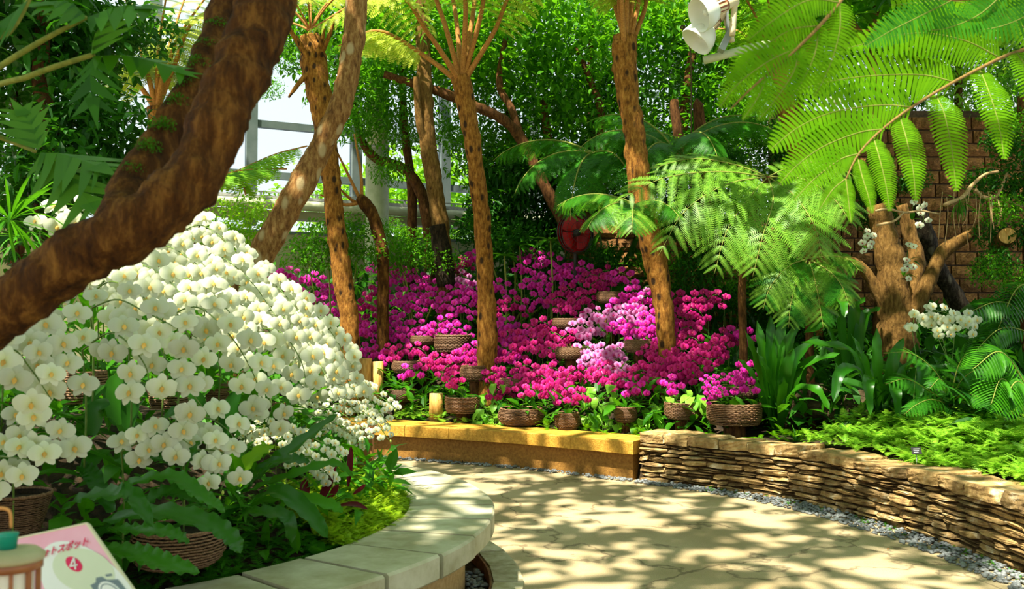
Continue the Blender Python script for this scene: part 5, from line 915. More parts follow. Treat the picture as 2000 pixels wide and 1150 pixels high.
for l, wd, mt in [([(110, 1010, 3.7), (160, 975, 3.6), (225, 965, 3.4), (260, 970, 3.4), (300, 1030, 3.3)], .10, G_NEST), ([(200, 1020, 3.7), (300, 1000, 3.6), (400, 1020, 3.5), (450, 1050, 3.5), (470, 1080, 3.5)], .10, G_NEST), ([(200, 1070, 3.6), (260, 1080, 3.4), (320, 1100, 3.3), (390, 1118, 3.25)], .10, G_NEST), ([(230, 950, 3.8), (330, 930, 3.7), (390, 965, 3.6), (440, 1000, 3.5)], .08, G_NEST), ([(210, 1030, 3.7), (260, 1035, 3.5), (330, 1040, 3.4), (370, 1060, 3.4)], .07, G_NEST), ([(220, 1000, 3.8), (180, 930, 3.9), (150, 910, 3.9)], .09, G_NEST), ([(220, 900, 3.9), (290, 890, 3.8), (360, 900, 3.8), (390, 860, 3.8)], .06, G_NEST), ([(250, 1000, 3.7), (330, 960, 3.7), (400, 985, 3.6)], .08, G_DARK)]: leaf_on(n2, pxs(l), wd * .85, mt, 30, .012, 9)
n3 = thing('strap_leaves', V(*at(230, 800, 4.2)[:2], .7), 'broad dark strap leaves below the hanging white orchids', 'plant')
for l, wd in [([(230, 830, 4.2), (225, 770, 4.2), (230, 730, 4.2)], .10), ([(250, 840, 4.2), (255, 790, 4.2), (245, 740, 4.2)], .08), ([(380, 840, 4.3), (385, 790, 4.3), (370, 760, 4.3)], .08), ([(440, 850, 4.5), (450, 800, 4.5), (470, 760, 4.5)], .09), ([(300, 850, 4.1), (330, 810, 4.0), (380, 800, 4.0)], .07), ([(180, 850, 4.0), (190, 800, 4.0), (215, 790, 4.0)], .09)]: leaf_on(n3, pxs(l), wd, G_DARK, 12, .003)
ti = thing('red_leaf_plant', V(*at(640, 960, 4.7)[:2], .42), 'dark red upright leaved plant between white orchids and moss mound', 'plant')
for l, wd in [([(622, 985, 4.7), (640, 950, 4.7), (652, 925, 4.7)], .05), ([(630, 990, 4.7), (650, 965, 4.65), (662, 945, 4.65)], .045), ([(680, 950, 5.0), (684, 900, 5.0), (686, 870, 5.0)], .035), ([(600, 970, 4.8), (595, 950, 4.8), (600, 935, 4.8)], .05), ([(690, 965, 4.8), (705, 955, 4.8), (715, 945, 4.8)], .03), ([(650, 990, 4.6), (690, 985, 4.5), (720, 995, 4.5)], .035), ([(645, 940, 4.9), (652, 905, 4.9), (650, 890, 4.9)], .04)]: leaf_on(ti, pxs(l), wd, REDLEAF, 8, 0, prof=lambda t: math.sin(PI * min(t * .95 + .05, 1)) ** .7)
# heart leaved pothos
HEART = leafgeo(W=.72, n=6, droop=.7, fold=.10, prof=lambda t: (math.sin(PI * (t * .72 + .28)) ** .9 * 1.05 if t > .06 else .75)); q = MB(); q.geo(HEART, Matrix()); HM = q.mesh('leaf', G_POTH); q = MB(); q.geo(leafgeo(W=.66, n=6, droop=1.3, fold=.15, prof=lambda t: (math.sin(PI * (t * .74 + .26)) ** .9 if t > .06 else .7)), Matrix()); HM2 = q.mesh('leaf', G_POTH)
for lab, pts in [('yellow green heart leaved climber between the ochre bench and wicker baskets', [(1140, 1245, 750, 830, 46)]), ('heart leaved climber beside the flat wicker basket', [(1240, 1300, 770, 850, 30)]), ('heart leaved plant behind the wicker tub at the bench', [(925, 985, 745, 830, 20)]), ('heart leaved plant sprouting under the flat wicker basket', [(1290, 1370, 760, 790, 16)])]:
    x0, x1, y0, y1, n = pts[0]; c = at((x0 + x1) / 2, y1, dep((x0 + x1) / 2, 800) - .1); hv = thing('heart_leaf_vine', root_on(c), lab, 'plant'); L0 = Vector(hv.location)
    for k in range(n):
        x, y = U(x0, x1), U(y0, y1); d = dep(x, 790) - .12 + (y1 - y) / 100 * .25 + U(-.06, .06); p = at(x, y, d); s = U(.09, .15)
        link('leaf', random.choice((HM, HM2)), hv, Matrix.Translation(p - L0) @ Matrix.Rotation(-PI / 2 + U(-1.0, 1.0), 4, 'Z') @ Matrix.Rotation(U(.3, 1.1), 4, 'Y') @ Matrix.Rotation(U(-.3, .3), 4, 'X') @ Matrix.Diagonal((s, s, s, 1)))
        if k % 4 == 0: q = MB(); q.tube(spline([L0 + V(U(-.1, .1), 0, 0), L0.lerp(p, .6) + V(0, .04, .05), p], 6), .003, 5); part('stem', q, STEM, hv)
# umbrella leaved seedlings
for x, y, d, lab in [(1075, 470, 12.2, 'umbrella leaved seedling just below the red fan'), (985, 500, 12.4, 'pale umbrella leaved seedling beside the spotted trunk'), (1015, 480, 12.6, 'umbrella leaved seedling above the pale one'), (1650, 650, 9.8, 'broad leaved plant beside the dark bed under the ferns')]:
    p = at(x, y, d); r_ = thing('umbrella_plant', root_on(p), lab, 'plant'); L0 = Vector(r_.location); q = MB(); q.tube(spline([L0, L0.lerp(p, .5) + V(.03, 0, 0), p], 8), [.012] * 8, 6); part('stem', q, STALKG, r_)
    for k in range(9): s = U(.22, .32); link('leaf', random.choice(BROAD), r_, Matrix.Translation(p - L0) @ Matrix.Rotation(k * .7 + U(-.2, .2), 4, 'Z') @ Matrix.Rotation(U(-.5, .2), 4, 'Y') @ Matrix.Diagonal((s, s * .8, s, 1)))
# palm fronds low right
for x, y, d, lab, pts in [(1990, 800, 7.4, 'arching palm fronds at the far edge above the lime ferns', [[(2010, 820, 7.4), (1960, 740, 7.3), (1935, 790, 7.2)], [(2040, 830, 7.4), (1990, 745, 7.3), (1955, 800, 7.2)], [(2030, 800, 7.5), (1960, 690, 7.4), (1900, 720, 7.3)]]), (1960, 600, 8.6, 'dark palm fronds beside the block wall at the far edge', [[(2040, 640, 8.8), (1960, 590, 8.6), (1890, 610, 8.5)], [(2050, 560, 8.8), (1990, 560, 8.6), (1950, 640, 8.5)], [(2040, 660, 8.6), (1960, 640, 8.5), (1900, 690, 8.4)]])]:
    p = at(x, y, d); r_ = thing('palm', root_on(p), lab, 'palm')
    for l in pts:
        S = spline(pxs(l), 26); q = MB(); q.tube(S, radii([.008, .003], 26), 6); fo = part('frond', q, STALKG, r_); L0 = Vector(r_.location); b_ = MB(); lg_ = leafgeo(W=.14, n=4, droop=.6, fold=.15)
        for i in range(4, 26):
            T = (S[min(i + 1, 25)] - S[i - 1]).normalized(); sd = T.cross(V(0, -.5, .9)).normalized(); ln = .24 * math.sin(PI * (i - 2) / 25) ** .6
            for s in (1, -1): b_.geo(lg_, frame((T * .5 + sd * s - V(0, 0, .2)).normalized(), V(0, -.4, .9), S[i] - L0, ln))
        link('leaflets', b_.mesh('leaflets', G_MID if 'dark' not in lab else G_NEST, False), fo)['kind'] = 'stuff'
C_ = (1855, 790, 8.3)
px_fern('lacy_fern', 'green lacy fern spreading its fronds just under the white orchid clump', (1855, 815, 8.4), [(1855, 800, 8.35), C_], [
    (1.0, C_, (1830, 730, 8.2), (1780, 690, 8.1), (1725, 690, 8.0)), (1.0, C_, (1870, 720, 8.2), (1890, 690, 8.1), (1915, 690, 8.1)), (1.0, C_, (1810, 760, 8.1), (1770, 740, 8.0), (1730, 750, 7.9)), (1.0, C_, (1880, 740, 8.1), (1920, 720, 8.0), (1950, 745, 8.0)), (1.0, C_, (1850, 760, 8.1), (1835, 740, 7.9), (1815, 760, 7.8)), (.9, C_, (1880, 770, 8.0), (1910, 775, 7.9), (1935, 800, 7.8)), (.9, C_, (1820, 780, 8.0), (1790, 790, 7.9), (1765, 810, 7.8))], PIND, .17, 14, .006, .012)
gt_ = rosette('air_plant', 'tangled tuft of thin leaves and roots hanging on the pale bare branch', 'plant', at(1875, 395, 9.25), GRASS, 40, .12, .28, -80, 40)
for k in range(10):
    x = 1840 + k * 11 + U(-4, 4); q = MB(); q.tube(spline([at(x, 380 + U(-8, 12), 9.3), at(x + U(-6, 6), 420, 9.25), at(x + U(-8, 8), 455 + U(-20, 30), 9.25)], 8), .004, 4); part('root', q, TW, gt_)
# driftwood and rocks
DW_ = mat('grey brown driftwood', (0.02, 0.014, 0.006), (0.10, 0.07, 0.03), scale=6, stretch=(1, 1, 3), rough=.9, bump=.9, third=(.22, .18, .09)); 
for x, y, d, l, lab in [(1575, 790, 8.9, [(1530, 840, 9.6), (1570, 780, 9.6), (1610, 790, 9.5), (1650, 820, 9.3)], 'grey driftwood stump beside the big nest fern'), (1700, 840, 8.6, [(1650, 790, 9.2), (1700, 800, 9.2), (1760, 830, 9.1)], 'dark rock in shade behind the lime ferns')]:
    r_ = thing('driftwood', root_on(at(x, y, d)), lab, 'driftwood'); q = MB(); q.tube(spline(pxs(l), 20), radii([.10, .17, .17, .12], 20), 18, 0, True, .5, 4); part('wood', q, DW_, r_)
# ground-cover (uncountable)
def stuff(name, mb, mats_, label, cat='plants'):
    o = link(name, mb.mesh(name, mats_, False)); tag(o, label, cat, None, 'stuff'); return o
FG = [pinnageo(12, .22, 1.0, .35, 4), pinnageo(10, .26, .6, .3, 11)]
def ferny(mb, p, s):
    a0 = U(0, 6.28); n = random.randint(4, 6)
    for k in range(n):
        a = a0 + k * 6.28 / n + U(-.3, .3); e = U(.2, 1.0); mb.geo(random.choice(FG), frame(V(math.cos(a) * math.cos(e), math.sin(a) * math.cos(e), math.sin(e)), V(0, 0, 1) if e < .9 else V(-math.cos(a), -math.sin(a), .3), p, s * U(.7, 1.2)))
mb = MB()
for _ in range(9000):
    x, y = U(2.2, 6.2), U(4.6, 8.9); d = bdist(x, y)
    if .34 < d < 1.9 + .4 * mnoise.noise(V(x, y, 3)) and x > 2.35 + .3 * (y < 8.2) and R() < .62 and y < 8.3 + (x - 2.3) * .5: ferny(mb, V(x, y, H(x, y) + U(.02, .08) + U(.3, 1) * .26 * sstep(.25, 1.0, d)), U(.09, .16))
stuff('lime_ferns', mb, G_LIME, 'mass of small lime green ferns behind the stacked stone wall', 'ferns')
mb = MB()
for _ in range(260):
    x, y = U(-1.9, -.1), U(10.6, 11.9); d = bdist(x, y)
    if .42 < d < .95: ferny(mb, V(x, y, H(x, y) + U(.02, .10)), U(.08, .14))
stuff('bright_ferns', mb, G_LIME, 'patch of small bright ferns behind the ochre bench near the white orchids', 'ferns')
mb = MB()
for _ in range(260):
    x, y = U(.1, 3.2), U(8.6, 10.8); d = bdist(x, y)
    if .36 < d < .75: ferny(mb, V(x, y, H(x, y) + U(.0, .08)), U(.08, .15))
stuff('edge_ferns', mb, G_FERN, 'small green ferns under the wicker baskets along the bank edge', 'ferns')
mb = MB()
for _ in range(1500):
    a, r = math.radians(U(-26, 30)), RI - .02 - abs(random.gauss(0, .22)); x, y = CX + r * math.cos(a), CY + r * math.sin(a); hgt = .12 * max(0, 1 - abs(r - 1.85) / .35)
    ferny(mb, V(x, y, HL(x, y) + .02 + hgt * U(.3, 1)), U(.04, .075))
stuff('club_moss', mb, G_MOSS, 'feathery yellow green moss mound spilling beside the curved bench slabs', 'moss')
mb = MB()
for _ in range(250):
    a, r = math.radians(U(-62, -22)), RI - .03 - R() * .5; x, y = CX + r * math.cos(a), CY + r * math.sin(a); ferny(mb, V(x, y, HL(x, y) + .02), U(.06, .10))
for _ in range(60):
    s = U(.3, 4.6); p, d, _ = wpt(s); q_ = p + V(d.y, -d.x, 0) * U(.03, .16); ferny(mb, V(q_.x, q_.y, .015), U(.025, .05))
stuff('seedling_ferns', mb, G_MID, 'scattered little green plants by the bench soil and pebble strip', 'plants')
mb = MB()
for _ in range(7000):
    x, y = U(-4.2, 3.4), U(9.2, 14.2); d = bdist(x, y)
    if .5 < d < 4.2: mb.geo(random.choice(LG_L if R() < .5 else LG_S), Matrix.Translation((x, y, H(x, y) + U(.0, .34))) @ rnd_rot(.8) @ Matrix.Rotation(-U(0, .9), 4, 'Y') @ Matrix.Scale(U(.12, .26), 4))
stuff('bank_undergrowth', mb, G_MID, 'green leaves filling the bank between the magenta orchids', 'leaves')
mb = MB()
for _ in range(6500):
    x, y = U(2.4, 8), U(7.6, 13.2); d = bdist(x, y)
    if d > 1.1: mb.geo(random.choice(LG_L if R() < .6 else LG_S), Matrix.Translation((x, y, H(x, y) + U(.0, .55))) @ rnd_rot(.8) @ Matrix.Rotation(-U(0, 1.0), 4, 'Y') @ Matrix.Scale(U(.16, .38), 4))
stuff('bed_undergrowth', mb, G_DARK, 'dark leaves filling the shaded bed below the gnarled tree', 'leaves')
mb = MB()
for _ in range(4200):
    a, r = U(0, 6.28), 2.0 * R() ** .5; x, y = CX + r * math.cos(a), CY + r * math.sin(a)
    mb.geo(random.choice(LG_L if R() < .5 else LG_S), Matrix.Translation((x, y, HL(x, y) + U(.0, .34 + .3 * (r < 1.6)))) @ rnd_rot(.8) @ Matrix.Rotation(-U(0, 1.0), 4, 'Y') @ Matrix.Scale(U(.08, .2), 4))
stuff('planter_undergrowth', mb, G_MID, 'green leaves filling the curved bed under the white orchids', 'leaves')
mb = MB()
for _ in range(5000):
    x, y = U(-8, 4), U(12.3, 17); p = V(x, y, 0)
    if bdist(x, y) > 2.6 and (p - P0).dot(NW) > .5: mb.geo(random.choice(LG_L), Matrix.Translation((x, y, H(x, y) + U(.0, .8))) @ rnd_rot(.9) @ Matrix.Rotation(-U(0, 1.0), 4, 'Y') @ Matrix.Scale(U(.2, .5), 4))
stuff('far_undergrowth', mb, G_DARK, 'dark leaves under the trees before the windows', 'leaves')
# grass tuft at wall
gr = rosette('grass_tuft', 'tuft of fine grass at the near end of the lime ferns by the wall', 'grass', root_on(at(1555, 850, 8.9)), GRASS, 40, .12, .26, 10, 80)
print('PLANTS')
# ================================================================== FLOODLIGHTS, FAN, SIGN
WHP = mat('glossy white enamel', (0.78, 0.80, 0.70), (0.84, 0.85, 0.76), scale=3, rough=.25, spec=.5); RDM = mat('brown red lamp housing', (0.25, 0.07, 0.03), (0.36, 0.12, 0.06), scale=10, rough=.5); TAP = mat('cream tape', (0.62, 0.50, 0.30), (0.75, 0.64, 0.42), scale=12, rough=.6); GRM = mat('grey metal', (0.25, 0.28, 0.28), (0.33, 0.36, 0.36), scale=5, rough=.4, metal=.3)
for i, (x, y, k, fdir) in enumerate([(1374, 26, 1.0, V(-.86, -.28, -.42)), (1366, 74, 1.0, V(-.66, -.10, -.74))]):
    d = 8.6 + .25 * i; c = at(x, y, d); fd = fdir.normalized(); M = facing(-fd, V(0, 0, 1), c, 1); lp = thing('floodlight', c, ['upper white floodlight with open reflector hanging among the leaves', 'lower white floodlight tipped down under the upper one'][i], 'lamp', 'floodlights')
    q = MB(); q.lathe([(.160, -.06), (.166, -.05), (.156, .03), (.125, .10), (.07, .15), (.045, .16), (.05, .14), (.115, .09), (.146, .03), (.154, -.055), (.160, -.06)], 28, M); part('reflector', q, WHP, lp)
    q = MB(); q.lathe([(.045, .13), (.06, .14), (.062, .25), (.045, .27)], 16, M); part('housing', q, RDM, lp); q = MB()
    for j in range(10): q.box(M @ V(.066 * math.cos(j * .628), .066 * math.sin(j * .628), .19), (.006, .022, .10), 0, M.to_3x3() @ Matrix.Rotation(j * .628, 3, 'Z'))
    part('cooling_fin', q, TAP, lp, False); q = MB(); q.lathe([(.055, .27), (.058, .28), (.058, .38), (.05, .39)], 14, M); part('collar', q, TAP, lp)
    e = M @ V(0, 0, .38); e2 = at(1430, 70 + i * 12, d + .1); q = MB(); q.tube(spline([e, at(1434 - i * 14, 22 + i * 22, d + .1), e2], 10), .03, 10); part('arm', q, TAP, lp)
    q = MB(); q.lathe([(.001, -.0), (.03, .01), (.035, .06), (.001, .09)], 10, M); part('bulb', q, WHP, lp)
fb = thing('lamp_bracket', at(1420, 85, 8.8), 'grey metal box bracket behind the two floodlights', 'bracket'); q = MB(); q.box(at(1418, 78, 8.85), (.06, .10, .24), 0, Matrix.Rotation(.45, 3, 'Y')); part('box', q, GRM, fb, False); q = MB(); q.box(at(1420, 30, 8.85), (.018, .06, .42)); part('bar', q, GRM, fb, False)
q = MB(); q.tube(pxs([(1375, 118, 9.0), (1420, 106, 9.0), (1470, 92, 9.1), (1500, 86, 9.2)]), .04, 12); cp = thing('ceiling_pipe', at(1420, 106, 9.0), 'pale pipe crossing below the floodlights', 'pipe'); part('pipe', q, PIPE, cp)
q = MB(); sp = [at(1352, 340, 11.4), at(1350, 250, 11.4), at(1350, 180, 11.4), at(1349, 110, 11.4), at(1343, 75, 11.4), at(1336, 62, 11.4)]
cc = at(1333, 54, 11.4)
for j in range(14): a = -1.4 + j * .62; r = .034 * (1 - j / 16); sp.append(cc + V(math.cos(a - 0) * r, 0, math.sin(a) * r))
fh = thing('fiddlehead', at(1340, 420, 11.5), 'tall dark fern shoot with coiled tip beside the floodlights', 'fern'); q.tube(spline([at(1340, 420, 11.5)] + sp, 60), radii([.009, .009, .010, .011, .011], 60), 8); part('shoot', q, mat('dark fern shoot', (0.05, 0.03, 0.012), (0.10, 0.07, 0.02), scale=30), fh)
fc = at(1124, 455, 12.1); FM = facing(V(.62, -1, .05), V(0, 0, 1), fc, 1); fan = thing('fan', root_on(fc), 'round dark red fan standing in the shade behind the magenta orchids', 'fan')
RED = mat('dark red plastic', (0.34, 0.005, 0.006), (0.50, 0.012, 0.012), scale=3, rough=.35); BLK = mat('black metal', (0.02, 0.02, 0.02), (0.04, 0.04, 0.04), scale=5, rough=.5)
for j in range(4):
    q = MB(); vs = []; n = 8
    for i in range(n + 1):
        a = j * PI / 2 + i / n * 1.35
        for k in range(5): r = .05 + k / 4 * .185 * (1 - .12 * (i / n - .5) ** 2 * 4); vs.append(FM @ V(r * math.cos(a), r * math.sin(a), .02 - .05 * (i / n)))
    q.add(vs, [(i * 5 + k, i * 5 + k + 1, (i + 1) * 5 + k + 1, (i + 1) * 5 + k) for i in range(n) for k in range(4)]); part('blade', q, RED, fan)
q = MB(); q.lathe([(.001, .07), (.045, .06), (.05, -.05), (.001, -.06)], 18, FM); part('hub', q, BLK, fan)
q = MB()
for r, z in [(.26, .0), (.255, .05), (.20, .085), (.14, .10), (.26, -.05)]: pts = [FM @ V(r * math.cos(a), r * math.sin(a), z) for a in np.linspace(0, 2 * PI, 41)]; q.tube(pts, .006 if r > .25 else .0025, 5, 0, False)
for j in range(24): a = j * 2 * PI / 24; q.tube([FM @ V(.05 * math.cos(a), .05 * math.sin(a), .10), FM @ V(.2 * math.cos(a), .2 * math.sin(a), .085), FM @ V(.26 * math.cos(a), .26 * math.sin(a), 0)], .002, 4, 0, False)
part('guard', q, BLK, fan); q = MB(); q.lathe([(.001, -.09), (.25, -.07), (.26, -.03)], 32, FM); part('back_shield', q, RED, fan); q = MB(); q.tube([root_on(fc), fc + V(.0, .12, -.1), FM @ V(0, 0, -.1)], .02, 8); part('stand', q, BLK, fan)
# pink sign
TR, TL, BRr = at(168, 1024, 2.0), at(-70, 1075, 2.12), at(300, 1216, 1.78)
sx = (TR - TL).normalized(); sy = (TR - BRr); sy = (sy - sx * sy.dot(sx)).normalized(); sn = sx.cross(sy); SW, SH = (TR - TL).length, .34
SM_ = Matrix((sx, sy, sn)).transposed().to_4x4(); SM_.translation = TR
shx = ((TR - BRr).dot(sx)) / ((TR - BRr).dot(sy))
sg = thing('photo_sign', V(TR.x - .1, TR.y, .42), 'tilted pink and white photo spot board with a numbered red disc and camera drawing', 'sign')
def sflat(name, pts, z, mt, th=.0015):
    q = MB(); n = len(pts); f = lambda p, zz_: SM_ @ V(p[0] + shx * p[1], p[1], zz_); q.add([f(p, z) for p in pts] + [f(p, z - th) for p in pts], [tuple(range(n)), tuple(range(2 * n - 1, n - 1, -1))] + [(i, n + i, n + (i + 1) % n, (i + 1) % n) for i in range(n)]); return part(name, q, mt, sg, False)
PKS = mat('sign pink', (0.80, 0.33, 0.42), (0.86, 0.45, 0.53), scale=4, rough=.25, spec=.5); WHS = mat('sign pale', (0.74, 0.78, 0.70), (0.82, 0.85, 0.78), scale=3, rough=.25, spec=.5); REDS = mat('sign red', (0.70, 0.02, 0.10)); GRN = mat('sign grey green', (0.60, 0.68, 0.45), (0.66, 0.72, 0.52), scale=2, rough=.3); GRYS = mat('sign slate', (0.16, 0.22, 0.24)); EDG = mat('sign edge cream', (0.72, 0.66, 0.45))
sflat('panel', [(-SW, -SH), (0, -SH), (0, 0), (-SW, 0)], 0, PKS, .008)
sflat('edge_strip', [(0, -SH), (.006, -SH), (.006, .0), (0, 0)], .001, EDG, .010); sflat('edge_strip', [(-SW, 0), (.006, 0), (.006, .004), (-SW, .004)], .001, EDG, .010)
CXs, CYs = -.10, -.155
sflat('oval', [(CXs + .105 * math.cos(a) * 1.0, CYs + .128 * math.sin(a)) for a in np.linspace(0, 2 * PI, 40)[:-1]], .0015, WHS)
sflat('oval', [(CXs + .02 + .075 * math.cos(a), CYs + .05 + .055 * math.sin(a)) for a in np.linspace(0, 2 * PI, 32)[:-1]], .0022, GRN)
dc = (-.092, -.088); sflat('disc', [(dc[0] + .019 * math.cos(a), dc[1] + .019 * math.sin(a)) for a in np.linspace(0, 2 * PI, 28)[:-1]], .003, REDS)
sflat('camera_drawing', [(-.085, -.20), (-.085, -.142), (-.068, -.138), (-.06, -.128), (-.045, -.128), (-.038, -.137), (-.012, -.14), (-.006, -.20)], .003, GRYS); sflat('camera_button', [(-.034, -.13), (-.018, -.13), (-.018, -.125), (-.034, -.125)], .003, GRYS)
for r, z, mt in ((.026, .004, WHS), (.021, .0048, GRYS), (.018, .0056, WHS)): sflat('lens_ring', [(-.048 + r * math.cos(a), -.166 + r * math.sin(a)) for a in np.linspace(0, 2 * PI, 26)[:-1]], z, mt)
def stext(txt, p, size, mt, nm='lettering', rot=0):
    cu = bpy.data.curves.new(nm, 'FONT'); cu.body = txt; cu.size = size; cu.extrude = .0006; cu.offset = size * .015; cu.align_x = 'CENTER'; cu.align_y = 'CENTER'; cu.materials.append(mt); oc = bpy.data.objects.new(nm, cu); COL.objects.link(oc); bpy.context.view_layer.update(); me_ = bpy.data.meshes.new_from_object(oc.evaluated_get(bpy.context.evaluated_depsgraph_get())); bpy.data.objects.remove(oc); o = link(nm, me_, sg)
    M = Matrix.Translation(-Vector(sg.location)) @ SM_ @ Matrix.Translation((p[0] + shx * p[1], p[1], .0045)) @ Matrix.Rotation(rot, 4, 'Z'); o.matrix_basis = M
q = MB(); f4 = lambda a, b: SM_ @ V(dc[0] + shx * dc[1] + a + .5 * shx * b, dc[1] + b, .0046)
for quad in ([(.002, -.014), (.006, -.014), (.006, .014), (.002, .014)], [(-.011, -.006), (.011, -.006), (.011, -.0025), (-.011, -.0025)], [(-.011, -.0035), (-.006, -.0035), (.006, .012), (.002, .014)]): q.add([f4(*p_) for p_ in quad], [(0, 1, 2, 3)])
part('numeral', q, WHS, sg, False); stext('フォトスポット', (-.098, -.048), .0215, PKS if False else REDS, rot=.06)
q = MB(); q.tube([V(TR.x - .12, TR.y - .02, 0.0), SM_ @ V(-.15, -.25, -.012)], .015, 8); part('post', q, BLK, sg)
# wooden lantern
WD = mat('red brown wood', (0.20, 0.06, 0.02), (0.34, 0.13, 0.04), scale=14, rough=.45, spec=.5); TEAL = mat('teal cap', (0.0, 0.20, 0.13), (0.01, 0.28, 0.18), scale=4, rough=.35); LID = mat('olive grey lid', (0.35, 0.32, 0.17), (0.45, 0.42, 0.25), scale=6, rough=.5); PAP = mat('white paper pane', (0.80, 0.82, 0.68), (0.86, 0.87, 0.74), scale=3, rough=.8)
lp0 = at(20, 1140, 1.62); ln_ = thing('lantern', V(lp0.x, lp0.y, .93), 'small red brown wooden lantern with teal cap in front of the pink sign', 'lantern'); cx_, cy_ = lp0.x, lp0.y; zt_ = at(20, 1098, 1.62).z; rl = .048
q = MB(); q.lathe([(.001, zt_ + .004), (rl + .006, zt_ + .004), (rl + .008, zt_ + .012), (rl - .004, zt_ + .022), (.001, zt_ + .024)], 24, Matrix.Translation((cx_, cy_, 0))); part('lid', q, LID, ln_)
q = MB(); q.lathe([(.001, zt_ + .02), (.014, zt_ + .02), (.017, zt_ + .046), (.018, zt_ + .05), (.001, zt_ + .051)], 20, Matrix.Translation((cx_ - .006, cy_, 0))); part('cap', q, TEAL, ln_)
q = MB(); q.tube(spline([V(cx_ - .034, cy_, zt_ + .02), V(cx_ - .034, cy_, zt_ + .085), V(cx_ - .005, cy_, zt_ + .09), V(cx_ + .0, cy_, zt_ + .06)], 14), .003, 6); part('handle', q, mat('orange wood handle', (0.45, 0.20, 0.05), (0.55, 0.28, 0.08), scale=10), ln_)
for k in range(10):
    a = k * 2 * PI / 10 + .2; q = MB(); q.box((cx_ + rl * .95 * math.cos(a), cy_ + rl * .95 * math.sin(a), zt_ - .07), (.007, .007, .145), 0, Matrix.Rotation(a, 3, 'Z')); part('bar', q, WD, ln_, False)
for z in (zt_ - .002, zt_ - .14): q = MB(); q.lathe([(rl - .01, z - .008), (rl + .004, z - .008), (rl + .004, z + .008), (rl - .01, z + .008)], 20, Matrix.Translation((cx_, cy_, 0))); part('ring', q, WD, ln_)
q = MB(); q.lathe([(rl * .78, zt_ - .14), (rl * .78, zt_)], 24, Matrix.Translation((cx_, cy_, 0))); part('paper_shade', q, PAP, ln_)
q = MB(); q.tube([V(cx_, cy_, 0), V(cx_, cy_, zt_ - .148)], .02, 10); q.lathe([(.001, zt_ - .15), (rl, zt_ - .15), (rl, zt_ - .14), (.001, zt_ - .139)], 20, Matrix.Translation((cx_, cy_, 0))); part('stand', q, WD, ln_)
# plant label
pp = at(1790, 880, 7.3); pg_ = thing('plant_label', root_on(pp), 'small black plant label standing in the lime ferns', 'label'); LM_ = facing(V(.2, -1, .4), V(0, 0, 1), pp + V(0, 0, .0), 1); q = MB(); q.box(pp, (.085, .004, .055), 0, LM_.to_3x3() @ Matrix.Rotation(PI / 2, 3, 'X')); part('plate', q, BLK, pg_, False); q = MB(); q.tube([root_on(pp), pp], .003, 5); part('stake', q, GRM, pg_)
q = MB()
for k in range(3): q.box(pp + LM_.to_3x3() @ V(-.004 * k, .014 - .013 * k, .003), (.055 - .008 * k, .0006, .004), 0, LM_.to_3x3() @ Matrix.Rotation(PI / 2, 3, 'X'))
part('print', q, WHS, pg_, False)
# fallen leaves on the path
FLM = mat('dry brown leaf', (0.16, 0.07, 0.02), (0.30, 0.14, 0.04), scale=20); q = MB(); q.geo(leafgeo(W=.5, n=3, droop=.5), Matrix()); flm = q.mesh('fallen_leaf', FLM)
for i, (x, y, lab) in enumerate([(1042, 1017, 'dry brown leaf lying in the middle of the path'), (976, 905, 'dry leaf on the pebbles at the foot of the ochre bench'), (1122, 1083, 'tiny dry leaf on the sunlit part of the path'), (1737, 1070, 'curled dry leaf near the pebble strip by the stone wall')]):
    o = link('fallen_leaf', flm, None, Matrix.Translation(on_z(x, y, .012)) @ Matrix.Rotation(i * 1.3, 4, 'Z') @ Matrix.Scale(.035 if i != 1 else .07, 4)); tag(o, lab, 'leaf', 'fallen leaves')
# ================================================================== OVERHEAD CANOPY (unseen leaves added above the frame, laid out to dapple the light)
HOLES = [((2.15, 3.8), .9), ((3.3, 10.4), .9), ((-.25, 8.6), .38), ((.75, 7.5), .5), ((1.9, 7.3), .35), ((.2, 5.5), .42), ((2.2, 5.6), .45), ((.9, 4.9), .35), ((1.7, 6.5), .25), ((2.1, 8.1), .28), ((-1.8, 5.2), 1.15), ((-2.2, 4.4), .45), ((-1.3, 6.2), .75), ((-.3, 6.2), .35), ((-.25, 5.5), .25), ((-1.2, 10.9), .55), ((1.3, 10.0), .95), ((4.2, 7.2), 1.2), ((3.7, 5.8), .8), ((.2, 11.1), .7), ((2.3, 9.9), .7), ((-.6, 12.2), .8), ((1.6, 11.6), .8), ((-.6, 7.7), .25), ((1.3, 5.9), .22), ((2.75, 8.3), .35), ((2.9, 9.6), .8), ((2.6, 6.9), .22), ((4.5, 11.5), 1.0), ((.6, 6.4), .15), ((-1.8, 12.2), .6)]  # gaps left in the added canopy so sun reaches chosen spots
def lit(x, y, z, gz):
    """ground-plane point shaded by a leaf at x,y,z"""
    k = (z - gz) / SUN.z; return x - SUN.x * k, y - SUN.y * k
mb = MB(); n = 0
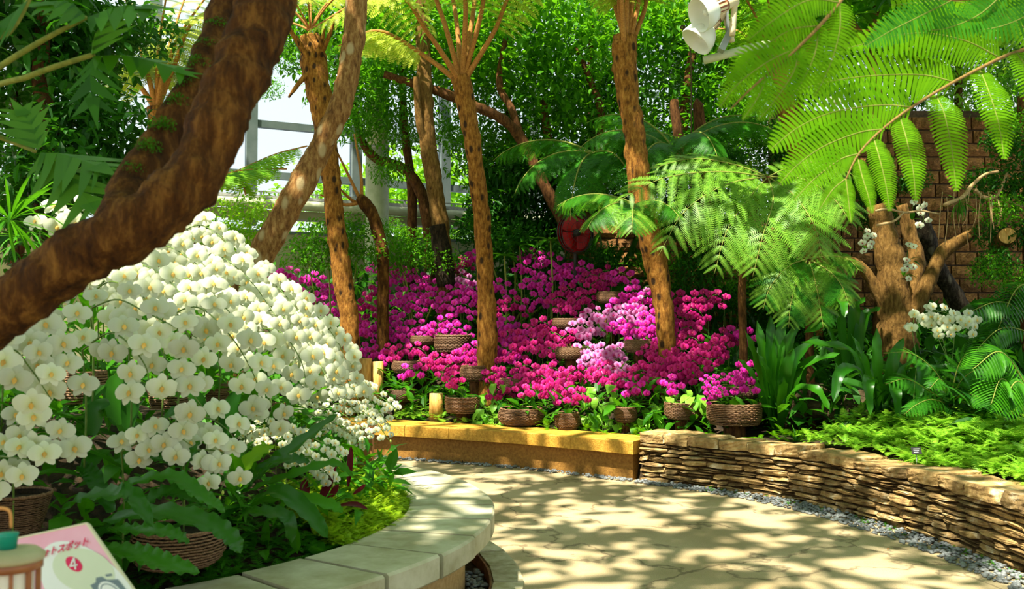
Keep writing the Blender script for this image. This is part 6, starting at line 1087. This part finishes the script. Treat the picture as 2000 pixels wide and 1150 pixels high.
while n < 26000:
    x, y, z = U(-8, 8.5), U(-4, 14), U(5.9, 6.9); gx, gy = lit(x, y, z, .4); keep = .95
    for (hx, hy), hr in HOLES:
        dd = math.hypot(gx - hx, gy - hy) / hr
        if dd < 1: keep = .10; break
        elif dd < 1.3: keep = min(keep, .5)
    if mnoise.noise(V(x * .8, y * .8, 4)) < -.25: keep *= .45
    n += 1
    if y > 11.6 and x < 3.6: continue
    if R() < keep: mb.geo(random.choice(LG_S), Matrix.Translation((x, y, z)) @ rnd_rot(.5) @ Matrix.Scale(U(.22, .42), 4))
for (hx, hy), hr in [((-.65, 4.0), .75), ((-1.5, 3.6), .8), ((-2.3, 3.4), .8), ((-.5, 2.9), .8), ((-1.2, 2.6), .8), ((6.8, 14.2), 1.4), ((7.6, 12.8), 1.2), ((4.6, 12.6), 1.0)]:  # extra leaves added overhead to keep chosen spots in shade
    for _ in range(int(520 * hr)):
        a, r, z = U(0, 6.28), hr * R() ** .5, U(5.9, 6.6); k = (z - .4) / SUN.z; mb.geo(random.choice(LG_S), Matrix.Translation((hx + r * math.cos(a) + SUN.x * k, hy + r * math.sin(a) + SUN.y * k, z)) @ rnd_rot(.5) @ Matrix.Scale(U(.22, .4), 4))
tc_ = thing('added_shade_tree', V(-3.6, -2.5, 0), 'unseen tree added above the path, canopy shaped to dapple the light', 'tree'); o = part('canopy', mb, G_TREE, tc_, False); o['kind'] = 'stuff'
q = MB(); q.tube(spline([V(-3.6, -2.5, 0), V(-3.5, -2.2, 3), V(-3.0, -1.5, 6.0)], 12), .16, 12); part('trunk', q, BARK_D, tc_)
for e in [V(3, 3, 6.4), V(-2, 7, 6.4), V(1, 9, 6.5), V(-5, 4, 6.4)]: q = MB(); q.tube(spline([V(-3.2, -1.8, 5.4), V(-3.2, -1.8, 5.4).lerp(e, .5) + V(0, 0, .3), e], 14), radii([.09, .02], 14), 7); part('branch', q, BARK_D, tc_)
print('OBJECTS', len(bpy.data.objects), 'TRIS', sum(len(m_.polygons) for m_ in bpy.data.meshes) * 2)
